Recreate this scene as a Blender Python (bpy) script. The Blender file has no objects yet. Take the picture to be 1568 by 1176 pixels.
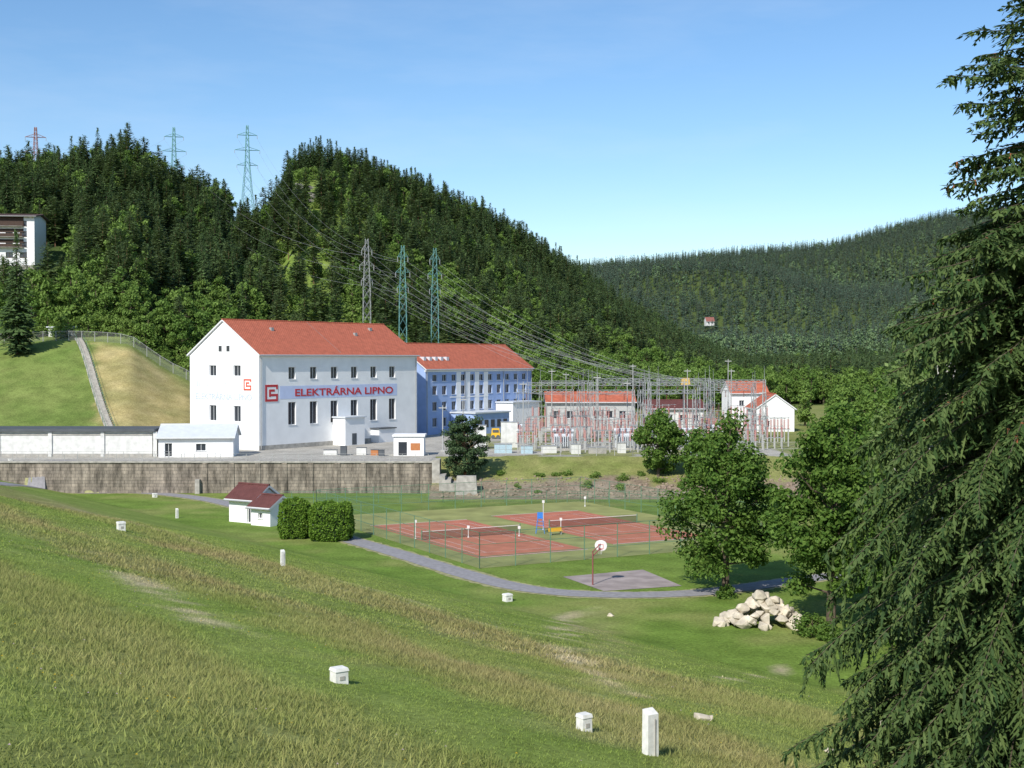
import bpy, math, random, bmesh
import numpy as np
from mathutils import Matrix, Vector
random.seed(7); rng=np.random.default_rng(7)
S=bpy.context.scene
COL=S.collection
CZ=20.8; F=2000.0
# ------------------------------------------------------------------ noise
def vnoise(x,y,sc,seed=0):
    x=np.asarray(x,float)/sc; y=np.asarray(y,float)/sc
    xi=np.floor(x); yi=np.floor(y); fx=x-xi; fy=y-yi
    fx=fx*fx*(3-2*fx); fy=fy*fy*(3-2*fy)
    def h(a,b):
        v=np.sin(a*127.1+b*311.7+seed*74.7)*43758.5453
        return v-np.floor(v)
    return (h(xi,yi)*(1-fx)+h(xi+1,yi)*fx)*(1-fy)+(h(xi,yi+1)*(1-fx)+h(xi+1,yi+1)*fx)*fy
def sstep(a,b,x):
    t=np.clip((x-a)/(b-a),0,1); return t*t*(3-2*t)
# ------------------------------------------------------------------ terrain
PXK=[-400,0,100,200,260,330,390,430,450,500,600,700,800,880,960,1060,1200,1400,1568,2200]
YT =[240,236,222,206,253,278,306,275,224,220,252,294,350,403,465,520,575,600,600,600]
DR =[480,480,480,480,500,510,520,560,590,600,620,660,710,750,790,830,860,900,900,900]
PXB=[-400,0,200,290,400,535,640,800,900,1060,1200,1568,2200]
DB =[222,228,238,250,285,296,312,345,380,420,450,460,460]
PXF=[-200,300,600,880,1000,1150,1270,1370,1440,1568,1900,2400]
YF =[430,430,430,401,391,376,367,339,321,312,302,322]
def Hf(x,y):
    x=np.asarray(x,float); y=np.asarray(y,float)
    yy=np.maximum(y,60.0); px=784+F*x/yy
    s=.803*x+.596*y
    dam=15.8-.243*s
    dam=np.minimum(dam,17.2)
    dam=np.where(dam>-.6,dam+ (vnoise(x,y,9,3)-.5)*.35*sstep(0,3,dam),dam)
    step=np.where(x<-12.5, np.where(y>203.0,4.8,0.0), 4.8*np.clip((y-196)/18,0,1))
    z=np.maximum(dam,step)
    z=np.where((y>203)&(x<-12.5),4.8,z)
    z=np.where(dam<0,np.maximum(z,0),z)
    zr=CZ+(550-np.interp(px,PXK,YT))/F*np.interp(px,PXK,DR)-13
    Dr=np.interp(px,PXK,DR); Db=np.interp(px,PXB,DB)
    t=(y-Db)/(Dr-Db)
    zr=np.maximum(zr,6)
    up=4.8+(zr-4.8)*np.clip(t,0,1)**1.05
    up=up+ (vnoise(x,y,45,5)-.5)*14*sstep(0.05,.3,t)*(1-sstep(.8,1,t))*sstep(6,40,zr)
    down=1-.85*sstep(0,420,y-Dr)
    a=np.where(t<=1,up,zr*down)
    z=np.where(t>0,np.maximum(a,4.8),z)
    zf=CZ+(550-np.interp(px,PXF,YF))/F*2200-14
    tb=(y-880)/(2200-880)
    b=8+(zf-8)*np.clip(tb,0,1)**1.02+(vnoise(x,y,230,9)-.5)*60*sstep(.06,.3,tb)*(1-sstep(.5,.85,tb))
    b=np.where(tb>1, zf*(1-.5*sstep(2200,3600,y)),b)
    z=np.where(tb>0,np.maximum(z,b),z)
    return z
def H(x,y): return float(Hf(np.array([x]),np.array([y]))[0])
def spot(px,py,lo=12,hi=2300):
    """world point on the terrain where the camera ray through an image pixel meets it"""
    D=np.concatenate([np.arange(lo,260,.1),np.arange(260,hi,1.0)])
    D=D[(D>=lo)&(D<=hi)]
    x=(px-784)/F*D; z=CZ-(py-550)/F*D
    h=Hf(x,D); k=np.argmax(h>=z)
    return Vector((x[k],D[k],h[k]))
def plane(px,py,z):
    D=F*(CZ-z)/(py-550); return Vector(((px-784)/F*D,D,z))
def seglist(pts):
    return [spot(*p) for p in pts]
TRACKS=[seglist([(195,880),(250,912),(300,945),(350,968)]),seglist([(910,936),(870,946),(858,985),(885,1020)]),seglist([(885,1020),(960,1060),(1010,1090)]),seglist([(1060,1045),(1200,1025)])]
TW=[.9,1.0,.5,.5]
C1=np.array([.47,-.883]); C2=np.array([.883,.47]); CA=np.array([-4.7,152.4])
def lerp(a,b,t): return a*(1-t[...,None])+b*t[...,None]
def c3(*a): return np.array(a,float)
def gcolor(x,y):
    x=np.asarray(x,float); y=np.asarray(y,float); z=Hf(x,y)
    px=784+F*x/np.maximum(y,30); s=.803*x+.596*y
    n1=vnoise(x,y,3,1); n2=vnoise(x,y,14,2); n3=vnoise(x,y,1.3,4); n4=vnoise(x,y,40,6)
    lawn=lerp(c3(.125,.205,.034),c3(.175,.245,.052),n2*.7+n3*.3)
    stripe=.5+.5*np.sin((x*.55+y*.83)*1.05)
    lawn=lawn*(1-.15*stripe[...,None])
    lawn=lerp(lawn,c3(.26,.265,.09)*np.ones_like(lawn),sstep(.45,.85,vnoise(x,y,11,12)*.6+n1*.4)*.7)
    sw=s+(n2-.5)*3.2+(vnoise(x,y,30,8)-.5)*4.5+(n1-.5)*2.2+(n3-.5)*1.2
    K=[-50,0,6,9,12,16,18,23,25,31,33.5,38,40,46,49.5,55,62,300]
    V=[.5,.55,.4,.65,.95,.85,.12,.08,.65,.9,.22,.28,.8,.95,.28,.12,.0,0]
    tall=np.interp(sw,K,V)
    green=lerp(c3(.145,.22,.038),c3(.225,.275,.07),n1*.6+n3*.4)
    brown=lerp(c3(.225,.175,.082),c3(.32,.245,.135),n3*.6+n1*.4)
    slope=lerp(green,brown,np.clip(tall*(.30+.85*n2)+(.5-n4)*.2,0,1)*.85)
    c=lerp(lawn,slope,sstep(.0,.8,z)*(y<203)*(x<200))
    for tr,wd in zip(TRACKS,TW):
        d=np.full(x.shape,1e9)
        for a,b in zip(tr[:-1],tr[1:]):
            ax,ay,bx,by=a.x,a.y,b.x,b.y
            tt=np.clip(((x-ax)*(bx-ax)+(y-ay)*(by-ay))/((bx-ax)**2+(by-ay)**2),0,1)
            d=np.minimum(d,np.hypot(x-ax-tt*(bx-ax),y-ay-tt*(by-ay)))
        c=lerp(c,c3(.44,.38,.24)*np.ones_like(c),np.clip(1.5-d/wd,0,1)*sstep(.4,.75,n3*.7+n1*.3)*.95)
    lane=np.abs(x-4.5-(y-60)*.06-(n2-.5)*3)
    c=lerp(c,c3(.31,.28,.13)*np.ones_like(c),np.clip(1.6-lane/1.6,0,1)*((y>35)&(y<108))*.6*n3)
    lane=np.abs(s-47+(n2-.5)*2)
    c=lerp(c,c3(.42,.36,.21)*np.ones_like(c),np.clip(1.2-lane/.6,0,1)*((x>-60)&(x<0))*.6*n1)
    bank=(x>-12.5)&(y>193)&(y<216)&(y<np.interp(px,PXB,DB))
    stone=lerp(c3(.19,.14,.10),c3(.32,.26,.20),n3)
    grs=lerp(c3(.15,.19,.045),c3(.27,.26,.10),n1*.5+n3*.5)
    c=np.where(bank[...,None],lerp(stone,grs,sstep(1.3,2.4,z+(n1-.5)*1.6+(n3-.5))),c)
    Db=np.interp(px,PXB,DB)
    yard=(y>203)&(y<Db+2)&(z>4.5)&((x<-12.5)|(y>214))
    yc=lerp(c3(.34,.32,.28),c3(.44,.42,.37),n1)
    yc=np.where(((x>-12)&(y>214)&(n2*.6+n1*.4>.52))[...,None],grs,yc)
    yc=np.where(((x>46)|(y>305))[...,None],grs,yc)
    c=np.where(yard[...,None],yc,c)
    hill=(y>Db+1)
    ff=lerp(c3(.05,.08,.022),c3(.10,.13,.04),n2)
    gl=lerp(c3(.14,.22,.04),c3(.22,.27,.07),n2)
    clr=((px>425)&(px<640)&(y<575)&(n4>.25))|((px>640)&(px<760)&(y<400))
    hc=np.where(clr[...,None],gl,ff)
    rocky=((px>448)&(px<490)&(y>510)&(y<560)&(n1>.5))
    hc=np.where(rocky[...,None],c3(.27,.25,.21)*(.6+.7*n3[...,None]),hc)
    mead=(px<300)&(y<302)
    mc=lerp(c3(.12,.185,.04),c3(.20,.235,.07),n2*.4+n1*.6)*(.82+.36*n3[...,None])
    dry=lerp(c3(.36,.29,.12),c3(.48,.39,.19),n3)*(.8+.35*n1[...,None])
    dm=sstep(138,155,px+(n1-.5)*20)*sstep(244,250,y+(n2-.5)*8)*(1-sstep(284,292,y+(n2-.5)*14))
    mc=lerp(mc,dry,dm*(.65+.35*n1))
    hc=np.where(mead[...,None],mc,hc)
    c=np.where(hill[...,None],hc,c)
    return c,tall*sstep(.0,.8,z)
def gridmesh():
    xs=np.unique(np.round(np.concatenate([np.arange(-4000,-450,300),np.arange(-450,-115,9),np.arange(-115,75,1.0),[-12.6,-12.4],np.arange(75,1200,12),np.arange(1200,4001,350)]),3))
    ys=np.unique(np.round(np.concatenate([np.arange(-400,0,25),np.arange(0,236,1.0),[202.95,203.05],np.arange(236,300,2),np.arange(300,650,4),np.arange(650,2400,15),np.arange(2400,6001,300)]),3))
    X,Y=np.meshgrid(xs,ys); Z=Hf(X.ravel(),Y.ravel())
    co=np.stack([X.ravel(),Y.ravel(),Z],1); nx,ny=len(xs),len(ys)
    i=np.arange(nx*ny).reshape(ny,nx)
    q=np.stack([i[:-1,:-1],i[:-1,1:],i[1:,1:],i[1:,:-1]],-1).reshape(-1,4)
    return co,q
def npmesh(name,co,q,cols=None,smooth=False):
    me=bpy.data.meshes.new(name); k=q.shape[1]
    me.vertices.add(len(co)); me.vertices.foreach_set('co',co.astype(np.float32).ravel())
    me.loops.add(q.size); me.loops.foreach_set('vertex_index',q.astype(np.int32).ravel())
    me.polygons.add(len(q)); me.polygons.foreach_set('loop_start',np.arange(0,q.size,k,dtype=np.int32))
    try: me.polygons.foreach_set('loop_total',np.full(len(q),k,dtype=np.int32))
    except Exception: pass
    if smooth: me.polygons.foreach_set('use_smooth',np.ones(len(q),dtype=bool))
    me.update(calc_edges=True); me.validate()
    if cols is not None:
        a=me.color_attributes.new('Col','FLOAT_COLOR','POINT')
        a.data.foreach_set('color',np.concatenate([cols,np.ones((len(cols),1))],1).astype(np.float32).ravel())
    return me
# ------------------------------------------------------------------ materials
def newmat(name):
    m=bpy.data.materials.new(name); m.use_nodes=True
    nt=m.node_tree; b=nt.nodes['Principled BSDF']; b.inputs['Specular IOR Level'].default_value=.25
    return m,nt,b
def mat(name,col,rough=.8,var=.18,scale=3.0,bump=0,metal=0,spec=.25,detail=4):
    m,nt,b=newmat(name); N=nt.nodes; L=nt.links
    b.inputs['Roughness'].default_value=rough; b.inputs['Metallic'].default_value=metal
    b.inputs['Specular IOR Level'].default_value=spec
    tc=N.new('ShaderNodeTexCoord'); no=N.new('ShaderNodeTexNoise'); no.inputs['Scale'].default_value=scale; no.inputs['Detail'].default_value=detail
    L.new(tc.outputs['Object'],no.inputs['Vector'])
    mr=N.new('ShaderNodeMapRange'); mr.inputs['From Min'].default_value=.3; mr.inputs['From Max'].default_value=.7
    mr.inputs['To Min'].default_value=1-var; mr.inputs['To Max'].default_value=1+var
    L.new(no.outputs['Fac'],mr.inputs['Value'])
    vm=N.new('ShaderNodeVectorMath'); vm.operation='SCALE'; vm.inputs[0].default_value=col; L.new(mr.outputs[0],vm.inputs['Scale'])
    L.new(vm.outputs[0],b.inputs['Base Color'])
    if bump:
        bp=N.new('ShaderNodeBump'); bp.inputs['Strength'].default_value=bump; bp.inputs['Distance'].default_value=.05
        L.new(no.outputs['Fac'],bp.inputs['Height']); L.new(bp.outputs[0],b.inputs['Normal'])
    return m
def foliage(name,c1,c2,trans=.25,objvar=.5):
    m,nt,b=newmat(name); N=nt.nodes; L=nt.links
    b.inputs['Roughness'].default_value=.65; b.inputs['Specular IOR Level'].default_value=.2
    g=N.new('ShaderNodeNewGeometry'); oi=N.new('ShaderNodeObjectInfo')
    a=N.new('ShaderNodeMath'); a.operation='MULTIPLY_ADD'; L.new(oi.outputs['Random'],a.inputs[0]); a.inputs[1].default_value=objvar
    mm=N.new('ShaderNodeMath'); mm.operation='MULTIPLY'; L.new(g.outputs['Random Per Island'],mm.inputs[0]); mm.inputs[1].default_value=1-objvar
    L.new(mm.outputs[0],a.inputs[2])
    mx=N.new('ShaderNodeMix'); mx.data_type='RGBA'; L.new(a.outputs[0],mx.inputs['Factor'])
    mx.inputs['A'].default_value=(*c1,1); mx.inputs['B'].default_value=(*c2,1)
    L.new(mx.outputs['Result'],b.inputs['Base Color'])
    t=N.new('ShaderNodeBsdfTranslucent'); L.new(mx.outputs['Result'],t.inputs['Color'])
    ms=N.new('ShaderNodeMixShader'); ms.inputs[0].default_value=trans
    L.new(b.outputs[0],ms.inputs[1]); L.new(t.outputs[0],ms.inputs[2]); L.new(ms.outputs[0],N['Material Output'].inputs[0])
    return m
def ground_mat():
    m,nt,b=newmat('ground_cover'); N=nt.nodes; L=nt.links; b.inputs['Roughness'].default_value=.95; b.inputs['Specular IOR Level'].default_value=.05
    at=N.new('ShaderNodeVertexColor'); at.layer_name='Col'
    tc=N.new('ShaderNodeTexCoord')
    def nz(s,d,lo,hi):
        no=N.new('ShaderNodeTexNoise'); no.inputs['Scale'].default_value=s; no.inputs['Detail'].default_value=d; no.inputs['Roughness'].default_value=.72
        L.new(tc.outputs['Object'],no.inputs['Vector'])
        mr=N.new('ShaderNodeMapRange'); mr.inputs['From Min'].default_value=.3; mr.inputs['From Max'].default_value=.7; mr.inputs['To Min'].default_value=lo; mr.inputs['To Max'].default_value=hi
        L.new(no.outputs['Fac'],mr.inputs['Value']); return no,mr
    n1,m1=nz(3.5,7,.60,1.42); n2,m2=nz(.35,6,.78,1.22)
    mu=N.new('ShaderNodeMath'); mu.operation='MULTIPLY'; L.new(m1.outputs[0],mu.inputs[0]); L.new(m2.outputs[0],mu.inputs[1])
    vm=N.new('ShaderNodeVectorMath'); vm.operation='SCALE'; L.new(at.outputs['Color'],vm.inputs[0]); L.new(mu.outputs[0],vm.inputs['Scale'])
    L.new(vm.outputs[0],b.inputs['Base Color'])
    bp=N.new('ShaderNodeBump'); bp.inputs['Strength'].default_value=.4; bp.inputs['Distance'].default_value=.12
    L.new(n1.outputs['Fac'],bp.inputs['Height']); L.new(bp.outputs[0],b.inputs['Normal'])
    return m
def vc_mat(name,trans=.35):
    m,nt,b=newmat(name); N=nt.nodes; L=nt.links; b.inputs['Roughness'].default_value=.8; b.inputs['Specular IOR Level'].default_value=.1
    at=N.new('ShaderNodeVertexColor'); at.layer_name='Col'; L.new(at.outputs['Color'],b.inputs['Base Color'])
    t=N.new('ShaderNodeBsdfTranslucent'); L.new(at.outputs['Color'],t.inputs['Color'])
    ms=N.new('ShaderNodeMixShader'); ms.inputs[0].default_value=trans
    L.new(b.outputs[0],ms.inputs[1]); L.new(t.outputs[0],ms.inputs[2]); L.new(ms.outputs[0],N['Material Output'].inputs[0])
    return m
def tile_mat(name,col):
    m=mat(name,col,.75,.16,1.2,detail=8); nt=m.node_tree; N=nt.nodes; L=nt.links; b=N['Principled BSDF']
    tc=N.new('ShaderNodeTexCoord'); w=N.new('ShaderNodeTexWave'); w.wave_type='BANDS'; w.bands_direction='X'; w.inputs['Scale'].default_value=1.0; w.inputs['Distortion'].default_value=.2
    w2=N.new('ShaderNodeTexWave'); w2.bands_direction='Y'; w2.inputs['Scale'].default_value=.9
    L.new(tc.outputs['Object'],w.inputs['Vector']); L.new(tc.outputs['Object'],w2.inputs['Vector'])
    ad=N.new('ShaderNodeMath'); ad.operation='ADD'; L.new(w.outputs['Fac'],ad.inputs[0]); L.new(w2.outputs['Fac'],ad.inputs[1])
    bp=N.new('ShaderNodeBump'); bp.inputs['Strength'].default_value=.4; bp.inputs['Distance'].default_value=.06; L.new(ad.outputs[0],bp.inputs['Height']); L.new(bp.outputs[0],b.inputs['Normal'])
    return m
def stone_mat(name,c1,c2,mortar,bw=1.1,bh=.5):
    m,nt,b=newmat(name); N=nt.nodes; L=nt.links; b.inputs['Roughness'].default_value=.9
    tc=N.new('ShaderNodeTexCoord'); sp=N.new('ShaderNodeSeparateXYZ'); cb=N.new('ShaderNodeCombineXYZ')
    L.new(tc.outputs['Object'],sp.inputs[0]); L.new(sp.outputs['X'],cb.inputs['X']); L.new(sp.outputs['Z'],cb.inputs['Y'])
    br=N.new('ShaderNodeTexBrick'); br.inputs['Scale'].default_value=1; br.inputs['Brick Width'].default_value=bw; br.inputs['Row Height'].default_value=bh; br.inputs['Mortar Size'].default_value=.03
    br.inputs['Color1'].default_value=(*c1,1); br.inputs['Color2'].default_value=(*c2,1); br.inputs['Mortar'].default_value=(*mortar,1)
    L.new(cb.outputs[0],br.inputs['Vector'])
    no=N.new('ShaderNodeTexNoise'); no.inputs['Scale'].default_value=.6; no.inputs['Detail'].default_value=8; no.inputs['Roughness'].default_value=.75
    mp=N.new('ShaderNodeMapping'); mp.inputs['Scale'].default_value=(1.4,1,.3); L.new(tc.outputs['Object'],mp.inputs[0]); L.new(mp.outputs[0],no.inputs['Vector'])
    mr=N.new('ShaderNodeMapRange'); mr.inputs['From Min'].default_value=.38; mr.inputs['From Max'].default_value=.62; mr.inputs['To Min'].default_value=.4; mr.inputs['To Max'].default_value=1.4; L.new(no.outputs['Fac'],mr.inputs['Value'])
    vm=N.new('ShaderNodeVectorMath'); vm.operation='SCALE'; L.new(br.outputs['Color'],vm.inputs[0]); L.new(mr.outputs[0],vm.inputs['Scale'])
    L.new(vm.outputs[0],b.inputs['Base Color']); return m
def mesh_fence_mat(name,col,op):
    m,nt,b=newmat(name); N=nt.nodes; L=nt.links; b.inputs['Base Color'].default_value=(*col,1)
    t=N.new('ShaderNodeBsdfTransparent'); ms=N.new('ShaderNodeMixShader'); ms.inputs[0].default_value=op
    L.new(t.outputs[0],ms.inputs[1]); L.new(b.outputs[0],ms.inputs[2]); L.new(ms.outputs[0],N['Material Output'].inputs[0]); return m
WHITE=mat('white_plaster',(.82,.82,.81),.85,.05,.5,detail=8)
WHITE2=mat('white_render_old',(.64,.64,.61),.85,.14,1.2,detail=8)
BLUEW=mat('blue_plaster',(.32,.43,.67),.85,.08,.6)
GLASS=mat('dark_window_glass',(.035,.04,.05),.15,.2,.5,spec=.6)
FRAME=mat('window_frame_white',(.7,.7,.7),.6,.03,2)
TILE=tile_mat('red_roof_tiles',(.43,.125,.072))
TILE2=tile_mat('dark_red_roof_tiles',(.12,.045,.04))
GREYM=mat('galvanised_steel',(.36,.37,.37),.5,.1,2,metal=.3)
DARK=mat('dark_metal_roofing',(.09,.10,.11),.6,.15,1)
LGREY=mat('light_sheet_roofing',(.58,.61,.64),.5,.06,1)
TEAL=mat('green_painted_steel',(.15,.34,.33),.6,.1,2)
CONC=mat('weathered_concrete',(.38,.36,.32),.9,.25,1.5,.3)
ASPH=mat('asphalt_path',(.27,.26,.265),.9,.15,2,.2)
CLAY=mat('clay_court_surface',(.44,.155,.095),.9,.16,.5,detail=8)
ARTG=mat('court_surround_grass',(.26,.27,.095),.95,.22,.3,detail=8)
LINE=mat('court_line_paint',(.70,.68,.66),.8,.08,3)
RED=mat('red_sign_paint',(.50,.045,.05),.6,.05,2)
BAND=mat('blue_sign_band',(.53,.60,.80),.7,.04,1)
PALE=mat('faded_blue_lettering',(.50,.55,.66),.8,.05,1)
INS=mat('red_ceramic_insulator',(.26,.075,.06),.35,.1,2,spec=.5)
YEL=mat('yellow_paint',(.7,.42,.03),.5,.05,2)
BLUEP=mat('blue_paint',(.05,.2,.55),.5,.05,2)
PALEBL=mat('pale_blue_cabinet',(.38,.52,.58),.6,.08,2)
ORNG=mat('orange_door',(.45,.18,.07),.6,.1,2)
BARK=mat('tree_bark',(.11,.085,.06),.95,.35,4,.5)
PBARK=mat('pine_bark',(.19,.11,.065),.95,.3,3,.4)
GREENP=mat('green_fence_post',(.12,.22,.14),.6,.1,2)
POSTG=mat('grey_post',(.40,.40,.38),.6,.1,2)
ROCK=mat('pale_boulder_rock',(.52,.46,.36),.9,.4,1.1,.6,detail=8)
BROCK=mat('bank_rock',(.26,.20,.15),.95,.35,1.5,.5)
STONE=stone_mat('retaining_wall_stone',(.22,.19,.155),(.30,.255,.205),(.13,.115,.095))
WIRE=mat('power_line_wire',(.30,.31,.32),.5,.05,1)
FGRN=mesh_fence_mat('green_chain_link',(.12,.20,.13),.12)
FGRY=mesh_fence_mat('grey_chain_link',(.35,.35,.34),.14)
NETM=mesh_fence_mat('tennis_net_mesh',(.03,.03,.03),.45)
# ------------------------------------------------------------------ mesh builder
class MB:
    def __init__(s): s.v=[]; s.f=[]; s.m=[]
    def poly(s,pts,mi=0,M=None):
        b=len(s.v)
        for p in pts:
            p=Vector(p); s.v.append(tuple(M@p if M else p))
        s.f.append(tuple(range(b,b+len(pts)))); s.m.append(mi)
    def box(s,x0,x1,y0,y1,z0,z1,mi=0,M=None,top=None):
        b=len(s.v); t=top or 0
        P=[(x0,y0,z0),(x1,y0,z0),(x1,y1,z0),(x0,y1,z0),(x0+t,y0+t,z1),(x1-t,y0+t,z1),(x1-t,y1-t,z1),(x0+t,y1-t,z1)]
        for p in P:
            p=Vector(p); s.v.append(tuple(M@p if M else p))
        for q in [(0,3,2,1),(4,5,6,7),(0,1,5,4),(1,2,6,5),(2,3,7,6),(3,0,4,7)]:
            s.f.append(tuple(b+i for i in q)); s.m.append(mi)
    def tube(s,p0,p1,r0,r1=None,n=6,mi=0,M=None,cap=True):
        if r1 is None: r1=r0
        p0=Vector(p0); p1=Vector(p1)
        if M: p0=M@p0; p1=M@p1
        d=(p1-p0)
        if d.length<1e-6: return
        q=d.to_track_quat('Z','Y'); b=len(s.v)
        for p,r in ((p0,r0),(p1,r1)):
            for i in range(n):
                a=2*math.pi*i/n; s.v.append(tuple(p+q@Vector((r*math.cos(a),r*math.sin(a),0))))
        for i in range(n):
            j=(i+1)%n; s.f.append((b+i,b+j,b+n+j,b+n+i)); s.m.append(mi)
        if cap and n>3:
            s.f.append(tuple(b+i for i in range(n))[::-1]); s.m.append(mi)
            s.f.append(tuple(b+n+i for i in range(n))); s.m.append(mi)
    def add(s,co,faces,mi=0):
        b=len(s.v); s.v.extend(map(tuple,co)); s.f.extend(tuple(b+i for i in f) for f in faces); s.m.extend([mi]*len(faces))
    def mesh(s,name,mats,smooth=False):
        me=bpy.data.meshes.new(name); me.from_pydata(s.v,[],s.f)
        for m in mats: me.materials.append(m)
        me.polygons.foreach_set('material_index',s.m)
        if smooth: me.polygons.foreach_set('use_smooth',[True]*len(s.f))
        me.update(); return me
    def obj(s,name,mats,parent=None,loc=None,smooth=False):
        if loc is not None:
            L=Vector(loc); s.v=[tuple(Vector(p)-L) for p in s.v]
        o=bpy.data.objects.new(name,s.mesh(name,mats,smooth)); COL.objects.link(o)
        if loc is not None: o.location=loc
        if parent: o.parent=parent
        return o
def empty(name,loc=(0,0,0),rz=0):
    e=bpy.data.objects.new(name,None); COL.objects.link(e); e.location=loc; e.rotation_euler=(0,0,rz); e.empty_display_size=.5; return e
# ------------------------------------------------------------------ terrain object
co,q=gridmesh(); cols,_=gcolor(co[:,0],co[:,1])
me=npmesh('ground',co,q,cols,smooth=False); me.materials.append(ground_mat())
COL.objects.link(bpy.data.objects.new('ground',me))
def tufts(name,n,dmin,dmax,hmul,seed,wid):
    r=np.random.default_rng(seed)
    u=r.random(n); D=np.sqrt(dmin**2+u*(dmax**2-dmin**2)); q_=(r.random(n)*1.14-.57)*.8
    x=q_*D; y=D; z=Hf(x,y)
    k=(vnoise(x,y,.9,33)>.2)
    k&=~((z<.02)&(r.random(n)<.6))
    x,y,z=x[k],y[k],z[k]
    c,tall=gcolor(x,y); nb=5
    X=np.repeat(x,nb); Y=np.repeat(y,nb); c=np.repeat(c,nb,0); T=np.repeat(tall,nb); m=len(X)
    X=X+r.normal(0,.24,m); Y=Y+r.normal(0,.24,m); Z=Hf(X,Y)-.02
    h=(.045+.15*T)*(.4+1.1*r.random(m))*hmul; w=wid*(.6+.8*r.random(m)); az=r.random(m)*6.283
    lx=r.normal(0,.6,m)*h; ly=r.normal(0,.6,m)*h
    a=np.stack([X-np.cos(az)*w,Y-np.sin(az)*w,Z],1); b=np.stack([X+np.cos(az)*w,Y+np.sin(az)*w,Z],1); t=np.stack([X+lx,Y+ly,Z+h],1)
    co=np.stack([a,b,t],1).reshape(-1,3); f=np.arange(3*m).reshape(m,3)
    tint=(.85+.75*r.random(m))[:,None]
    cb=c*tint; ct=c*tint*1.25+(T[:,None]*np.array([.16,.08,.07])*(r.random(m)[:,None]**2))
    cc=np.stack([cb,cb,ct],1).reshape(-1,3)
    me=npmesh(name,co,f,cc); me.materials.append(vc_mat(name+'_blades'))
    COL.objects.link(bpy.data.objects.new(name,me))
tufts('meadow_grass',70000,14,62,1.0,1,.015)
tufts('meadow_grass_slope',50000,62,135,1.1,2,.035)
r=np.random.default_rng(8); n=1500; D=np.sqrt(18**2+r.random(n)*(95**2-18**2)); X=(r.random(n)*.9-.45)*D; kk=(vnoise(X,D,6,51)>.62); X,D=X[kk],D[kk]; Z=Hf(X,D)+.12; m=len(X); s_=.018+.015*r.random(m)
co=np.stack([np.stack([X-s_,D,Z],1),np.stack([X,D-s_,Z+s_*.5],1),np.stack([X+s_,D,Z],1),np.stack([X,D+s_,Z+s_*.8],1)],1).reshape(-1,3)
fc=np.where(r.random(m)[:,None]<.6,c3(.7,.5,.05)*np.ones((m,3)),c3(.6,.45,.5)*np.ones((m,3)))
me=npmesh('wild_flowers',co,np.arange(4*m).reshape(m,4),np.repeat(fc,4,0)); me.materials.append(vc_mat('petals')); COL.objects.link(bpy.data.objects.new('wild_flowers',me))
# ------------------------------------------------------------------ trees
def kite(V,Fc,p,d,l,w,sag=.0,up=Vector((0,0,1))):
    side=d.cross(up)
    if side.length<1e-3: side=Vector((1,0,0))
    side.normalize(); b=len(V)
    m=p+d*l*.45
    V+= [tuple(p),tuple(m+side*w-Vector((0,0,sag))),tuple(p+d*l),tuple(m-side*w-Vector((0,0,sag)))]
    Fc.append((b,b+1,b+2,b+3))
def conifer(name,seed,h,r,nw,nb,k,mats,base=.06,pw=.8,droop=.35,dens=1,link=False,lw=.22,rise=0.0,tr=1.0):
    R=random.Random(seed); mb=MB(); V=[];Fc=[]
    mb.tube((0,0,-.5),(0,0,h*.96),(h*.012+.04)*tr,.02,6,1,cap=False)
    for i in range(nw):
        t=i/(nw-1); z=h*(base+(.98-base)*t)
        Rr=r*max(0.06,(1-t))**pw*R.uniform(.75,1.18)
        if t<.1: Rr*=.7+3*t
        for j in range(nb):
            if R.random()>dens: continue
            az=R.uniform(0,6.283); L=Rr*R.uniform(.6,1.15); zz=z+R.uniform(-.5,.5)*h/nw
            dirh=Vector((math.cos(az),math.sin(az),0))
            for c in range(k):
                f=c/k+R.uniform(0,.15)
                p=dirh*L*f*.8+Vector((0,0,zz-droop*L*f*f+R.uniform(-.1,.1)))
                a2=az+R.uniform(-.8,.8)
                d=Vector((math.cos(a2),math.sin(a2),R.uniform(-.6,.25)-droop*.4+rise)).normalized()
                l=max(.4,L*R.uniform(.32,.6)); kite(V,Fc,p,d,l,l*lw*R.uniform(.8,1.4),l*.1)
    for q_ in range(5): kite(V,Fc,Vector((0,0,h*(.87+.02*q_))),Vector((R.uniform(-.5,.5),R.uniform(-.5,.5),1)).normalized(),h*.06,.28,up=Vector((R.uniform(-1,1),1,0)))
    mb.add(V,Fc,0)
    if link: return mb.obj(name,mats)
    return bpy.data.objects.new(name,mb.mesh(name,mats))
def leafcloud(R,centers,rad,n,ls,flat=.8):
    c=np.repeat(np.array(centers),n,0); rr=np.repeat(np.array(rad),n); m=len(c)
    d=R.normal(size=(m,3)); d/=np.linalg.norm(d,axis=1)[:,None]; rad_=rr*(R.random(m)**.45)
    p=c+d*rad_[:,None]*np.array([1,1,flat])
    nrm=d*.7+R.normal(size=(m,3))*.6+np.array([0,0,.5]); nrm/=np.linalg.norm(nrm,axis=1)[:,None]
    t=np.cross(nrm,R.normal(size=(m,3))); t/=np.linalg.norm(t,axis=1)[:,None]; b=np.cross(nrm,t)
    s=(ls*(.6+.8*R.random(m)))[:,None]
    V=np.stack([p-t*s,p-b*s*.6,p+t*s,p+b*s*.6],1).reshape(-1,3)
    return V,np.arange(4*m).reshape(m,4)
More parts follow.
